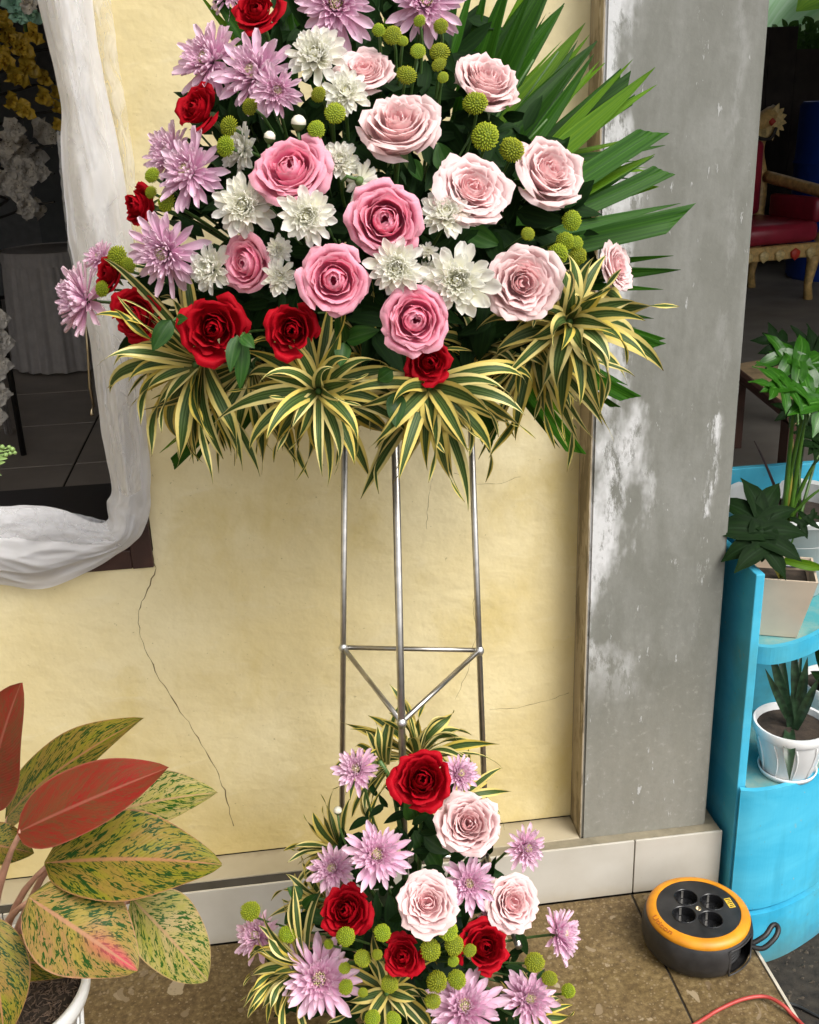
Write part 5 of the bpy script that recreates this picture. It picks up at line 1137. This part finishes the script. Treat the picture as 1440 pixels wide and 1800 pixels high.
# ------------------------------------------------------------------ low bench, carved chair, barrel, opening
bz = .50
q0, q1, q2, q3 = fl_pt(1285, 642, bz), fl_pt(1395, 728, bz), fl_pt(1600, 700, bz), fl_pt(1440, 612, bz)
ben = empty('wooden_bench', np.array([q0[0]+.3, q0[1], .0]), 'low wooden bench with woven top behind the plants', 'bench')
V = [tuple(q) for q in (q0, q1, q2, q3)]; V += [(x, y, z-.035) for x, y, z in V]
part('seat', MB().add(V, [(0, 1, 2, 3), (7, 6, 5, 4), (0, 4, 5, 1), (1, 5, 6, 2), (2, 6, 7, 3), (3, 7, 4, 0)]), M['bench_wood'], ben)
part('rail', MB().tube([q0+np.array([0, 0, -.012]), q1+np.array([0, 0, -.012])], .02, 8), M['post_wood'], ben)
for q in (q0, q1, q2, q3): c_ = q+(sum((q0, q1, q2, q3))/4-q)*.08; part('leg', MB().box((c_[0]-.03, c_[1]-.03, .0 if c_[1] < 1.6 else .18), (c_[0]+.03, c_[1]+.03, bz-.036)), M['post_wood'], ben)
chd = 6.9; cb0 = P(1306, 520, chd); cb0[2] = .18
ch = empty('carved_chair', cb0, 'carved gilt armchair with dark red leather seat and back', 'chair', None, (0, 0, math.radians(13)))
def cpart(name, mb, mat, sm=False): return obj(name, mb.mesh(name, M[mat], sm), ch)
for x, y in ((-.30, -.28), (.30, -.28), (-.28, .28), (.28, .28)): cpart('leg', MB().tube([(x, y, 0), (x*.96, y, .1), (x*1.03, y, .24), (x, y, .36)], [.03, .026, .038, .045], 8), 'gilt_wood', True)
ap = cpart('apron', MB().box((-.34, -.33, .28), (.34, -.28, .37), .012), 'gilt_wood')
for k in range(5): obj('carved_leaf', MB().lathe([(0, -.05), (.035, -.02), (.04, .02), (0, .05)], 8).mesh('carved_leaf', M['paint_red' if k == 3 else 'gilt_light'], True), ap, (-.24+.12*k, -.335, .31), None, (1, .4, .8))
cpart('seat_cushion', MB().box((-.31, -.32, .372), (.31, .27, .50), .04), 'red_leather', True)
cpart('back_cushion', MB().box((-.25, .20, .50), (.25, .30, .98), .04), 'red_leather', True)
for s_ in (-1, 1):
    cpart('armrest', MB().tube(smoothpath([(s_*.32, .26, .74), (s_*.36, 0, .70), (s_*.38, -.28, .66), (s_*.38, -.34, .63)], 4), .04, 8), 'gilt_wood', True)
    cpart('arm_post', MB().tube([(s_*.35, -.29, .36), (s_*.39, -.30, .50), (s_*.37, -.29, .64)], [.045, .035, .035], 8), 'gilt_light', True)
    cpart('arm_pad', MB().box((s_*.33-.03, -.27, .48), (s_*.33+.03, .2, .64), .025), 'red_leather', True)
    cpart('back_post', MB().tube(smoothpath([(s_*.28, .28, .36), (s_*.31, .30, .70), (s_*.27, .31, .90), (s_*.30, .32, 1.02)], 4), .04, 8), 'gilt_wood', True)
    cr = cpart('crest_wing', MB().tube(smoothpath([(s_*.06, .31, 1.04), (s_*.18, .31, 1.06), (s_*.30, .32, 1.10), (s_*.40, .33, 1.15)], 4), [.05]*6+[.06]*5+[.05]*2, 8), 'gilt_wood', True)
    for k in range(8):
        a = math.radians(60-k*22) if s_ > 0 else math.radians(120+k*22)
        V, F, UV = leaf_verts((s_*.32, .30, 1.09), (s_*.32+.15*math.cos(a), .29, 1.09+.13*math.sin(a)), .055, (0, -1, .2), OVATE, .1, .2); obj('carved_leaf', mesh('carved_leaf', V, F, M['gilt_light'], UV), cr)
cpart('crest', MB().tube([(-.28, .31, 1.0), (-.1, .31, 1.05), (.1, .31, 1.05), (.28, .31, 1.0)], .055, 8), 'gilt_light', True)
cpart('painted_line', MB().tube(smoothpath([(-.30, .252, .99), (-.1, .252, 1.02), (.1, .252, 1.02), (.30, .252, .98), (.36, .255, 1.05)], 5), .012, 6), 'paint_black', True)
cpart('painted_flower', MB().lathe([(0, -.03), (.03, 0), (0, .03)], 8, None, (.33, .27, 1.09)), 'paint_red', True)
bcn = P(1470, 300, 7.5); bcn[2] = .18
ba = empty('plastic_barrel', bcn, 'blue plastic barrel standing behind the carved chair', 'barrel')
obj('drum', autosmooth(MB().lathe([(0, 0), (.26, 0), (.28, .03), (.285, .35), (.295, .37), (.285, .39), (.285, .78), (.295, .80), (.285, .82), (.28, 1.17), (.26, 1.2), (.25, 1.19), (0, 1.18)], 48).mesh('drum', M['blue_barrel']), 50), ba)
kt = text_mesh('R', .11, 'print_white', .001); kt.transform(Matrix.Translation((-.10, -.278, .95)) @ Matrix.Rotation(math.radians(90), 4, 'X') ); obj('marking', kt, ba)
bnr = empty('banana_leaf', P(1500, 200, 9.6), 'huge pale green banana leaf outside the back opening', 'leaf')
for b_, t_, w, d0, d1, mat in (((1600, -40), (1310, 130), 330, 9.4, 9.2, 'banana'), ((1540, -60), (1400, 20), 120, 9.2, 9.0, 'palm_bright')):
    V, F, UV = leaf_verts(P(*b_, d0), P(*t_, d1), psize(w, P(*b_, d0)), nz(toward(P(*b_, d0))+up*.5), OVATE, .08, .15, 9, 14); wpart('blade', V, F, M[mat], bnr, UV)
mb = MB().tube(bez(P(1600, 330, 9.6), P(1600, 100, 9.6), P(1560, 10, 9.4), 8), .03, 8); wpart('stalk', mb.V, mb.F, M['stem_green'], bnr)
sh_ = empty('shrub', P(1430, 110, 8.9), 'small leafy shrub at the back opening below the banana leaf', 'shrub')
mb = MB(); R = random.Random(4)
for k in range(220):
    p = P(1425+R.gauss(0, 28), 72+R.gauss(0, 14), 8.8+R.uniform(-.2, .2)); a = R.uniform(0, 6.28); L = R.uniform(.05, .11); V, F, UV = leaf_verts(p, p+L*nz((math.cos(a), R.uniform(-.5, .5), math.sin(a))), L*.5, nz((R.uniform(-.5, .5), -1, R.uniform(-.2, .8))), OVATE, .05, .2, 3, 5, 0, 0, 0, 0, R); mb.add(V, F, UV)
o = obj('foliage', mesh('foliage', local(mb.V, sh_), mb.F, M['shrub_leaf'], mb.uv), sh_); o['kind'] = 'stuff'
m_ = MB().tube(bez(P(1440, 250, 8.9), P(1435, 160, 8.9), P(1425, 80, 8.85), 6), .015, 6); wpart('trunk', m_.V, m_.F, M['stem_purple'], sh_)

# the plant stand and its pots stand close to the pillar
KS = 1.65/1.75
for o in (ps, wp, w2, bp, bs):
    o.location = Vector(CAM+KS*(np.array(o.location)-CAM)); o.scale = (KS,)*3

# rubble on the soil beyond the floor edge
mb = MB(); R = random.Random(21)
for k in range(1600):
    c = np.array([R.uniform(.815, 1.35), R.uniform(-.75, .02), -.1785]); s_ = R.choice((.001, .0015, .002, .003, .0045))*R.uniform(.7, 1.4)
    V = [c+s_*np.array([R.gauss(0, .25)+dx, R.gauss(0, .25)+dy, (R.uniform(.4, .9) if q == 4 else 0.02)]) for q, (dx, dy) in enumerate(((1, 0), (0, 1), (-1, 0), (0, -1), (0, 0)))]
    mb.add(V, [(0, 1, 4), (1, 2, 4), (2, 3, 4), (3, 0, 4)])
tag(obj('rubble', mb.mesh('rubble', simple('rubble', (.055, .043, .03), .95, .6, 50))), 'scattered small stones and debris on the dark soil', 'rubble', None, 'stuff')
# what carries the blossoms and the sprig
arch = empty('flower_arch', np.array([P(30, 300, 4.32)[0], 4.32-CAM_D, .2]), 'dark metal arch carrying the silk flowers in the dim room', 'flower arch')
xa = P(-45, 300, 4.32)[0]
part('post', MB().tube([(xa, 4.34-CAM_D, .2), (xa, 4.34-CAM_D, 1.6), (xa-.1, 4.34-CAM_D, 2.1), (xa-.5, 4.34-CAM_D, 2.4), (xa-1.0, 4.34-CAM_D, 2.4)], .012, 8), M['paint_black'], arch, True)
for yy_ in (90, 150, 200, 260, 310, 360): part('branch', MB().tube([(xa, 4.34-CAM_D, P(36, yy_+30, 4.34)[2]), P(60, yy_, 4.25), P(95, yy_-5, 4.12)], .005, 6), M['paint_black'], arch, True)
for yy_ in (60, 120, 250, 300, 350): part('branch', MB().tube([(xa, 4.34-CAM_D, P(36, yy_+30, 4.34)[2]), P(15, yy_, 4.2), P(0, yy_-5, 4.1)], .005, 6), M['paint_black'], arch, True)
xs_ = P(-70, 600, 3.45); fs = empty('flower_stand', (xs_[0], xs_[1], .2), 'slim post carrying cream fabric blossoms beside the skirted table', 'flower stand')
part('post', MB().tube([(xs_[0], xs_[1]+.02, .2), (xs_[0], xs_[1]+.02, P(0, 550, 3.45)[2])], .012, 8), M['cloth_grey'], fs, True)
for yy_ in (560, 600, 640, 690, 730): part('branch', MB().tube([(xs_[0], xs_[1]+.02, P(-70, yy_+30, 3.45)[2]), P(-30, yy_+5, 3.44), P(-2, yy_, 3.42)], .004, 6), M['cloth_grey'], fs, True)
gw = P(38, 10, 2.6); gar = tag(obj('garland_wire', MB().tube([(gw[0], gw[1]+.01, 2.9), (gw[0]-.01, gw[1]+.01, 2.2), (gw[0], gw[1]+.01, gw[2]-.05)], .004, 6).mesh('garland_wire', M['stem_green'], True)), 'green garland wire from which the mint leaves hang', 'garland')
s0 = P(-30, 800, 1.5); q = MB().tube(smoothpath([(s0[0]-.16, s0[1], .06), (s0[0]-.15, s0[1], .4), (s0[0]-.09, s0[1], .75), tuple(s0)], 5), .0025, 6); wpart('main_stem', q.V, q.F, M['sprig_green'], sp_)
q = MB().lathe([(0, .002), (.035, .002), (.05, .075), (.053, .08), (.048, .082), (.044, .06), (0, .06)], 32, None, (s0[0]-.16, s0[1], 0)); wpart('pot', q.V, q.F, M['white_plastic'], sp_)
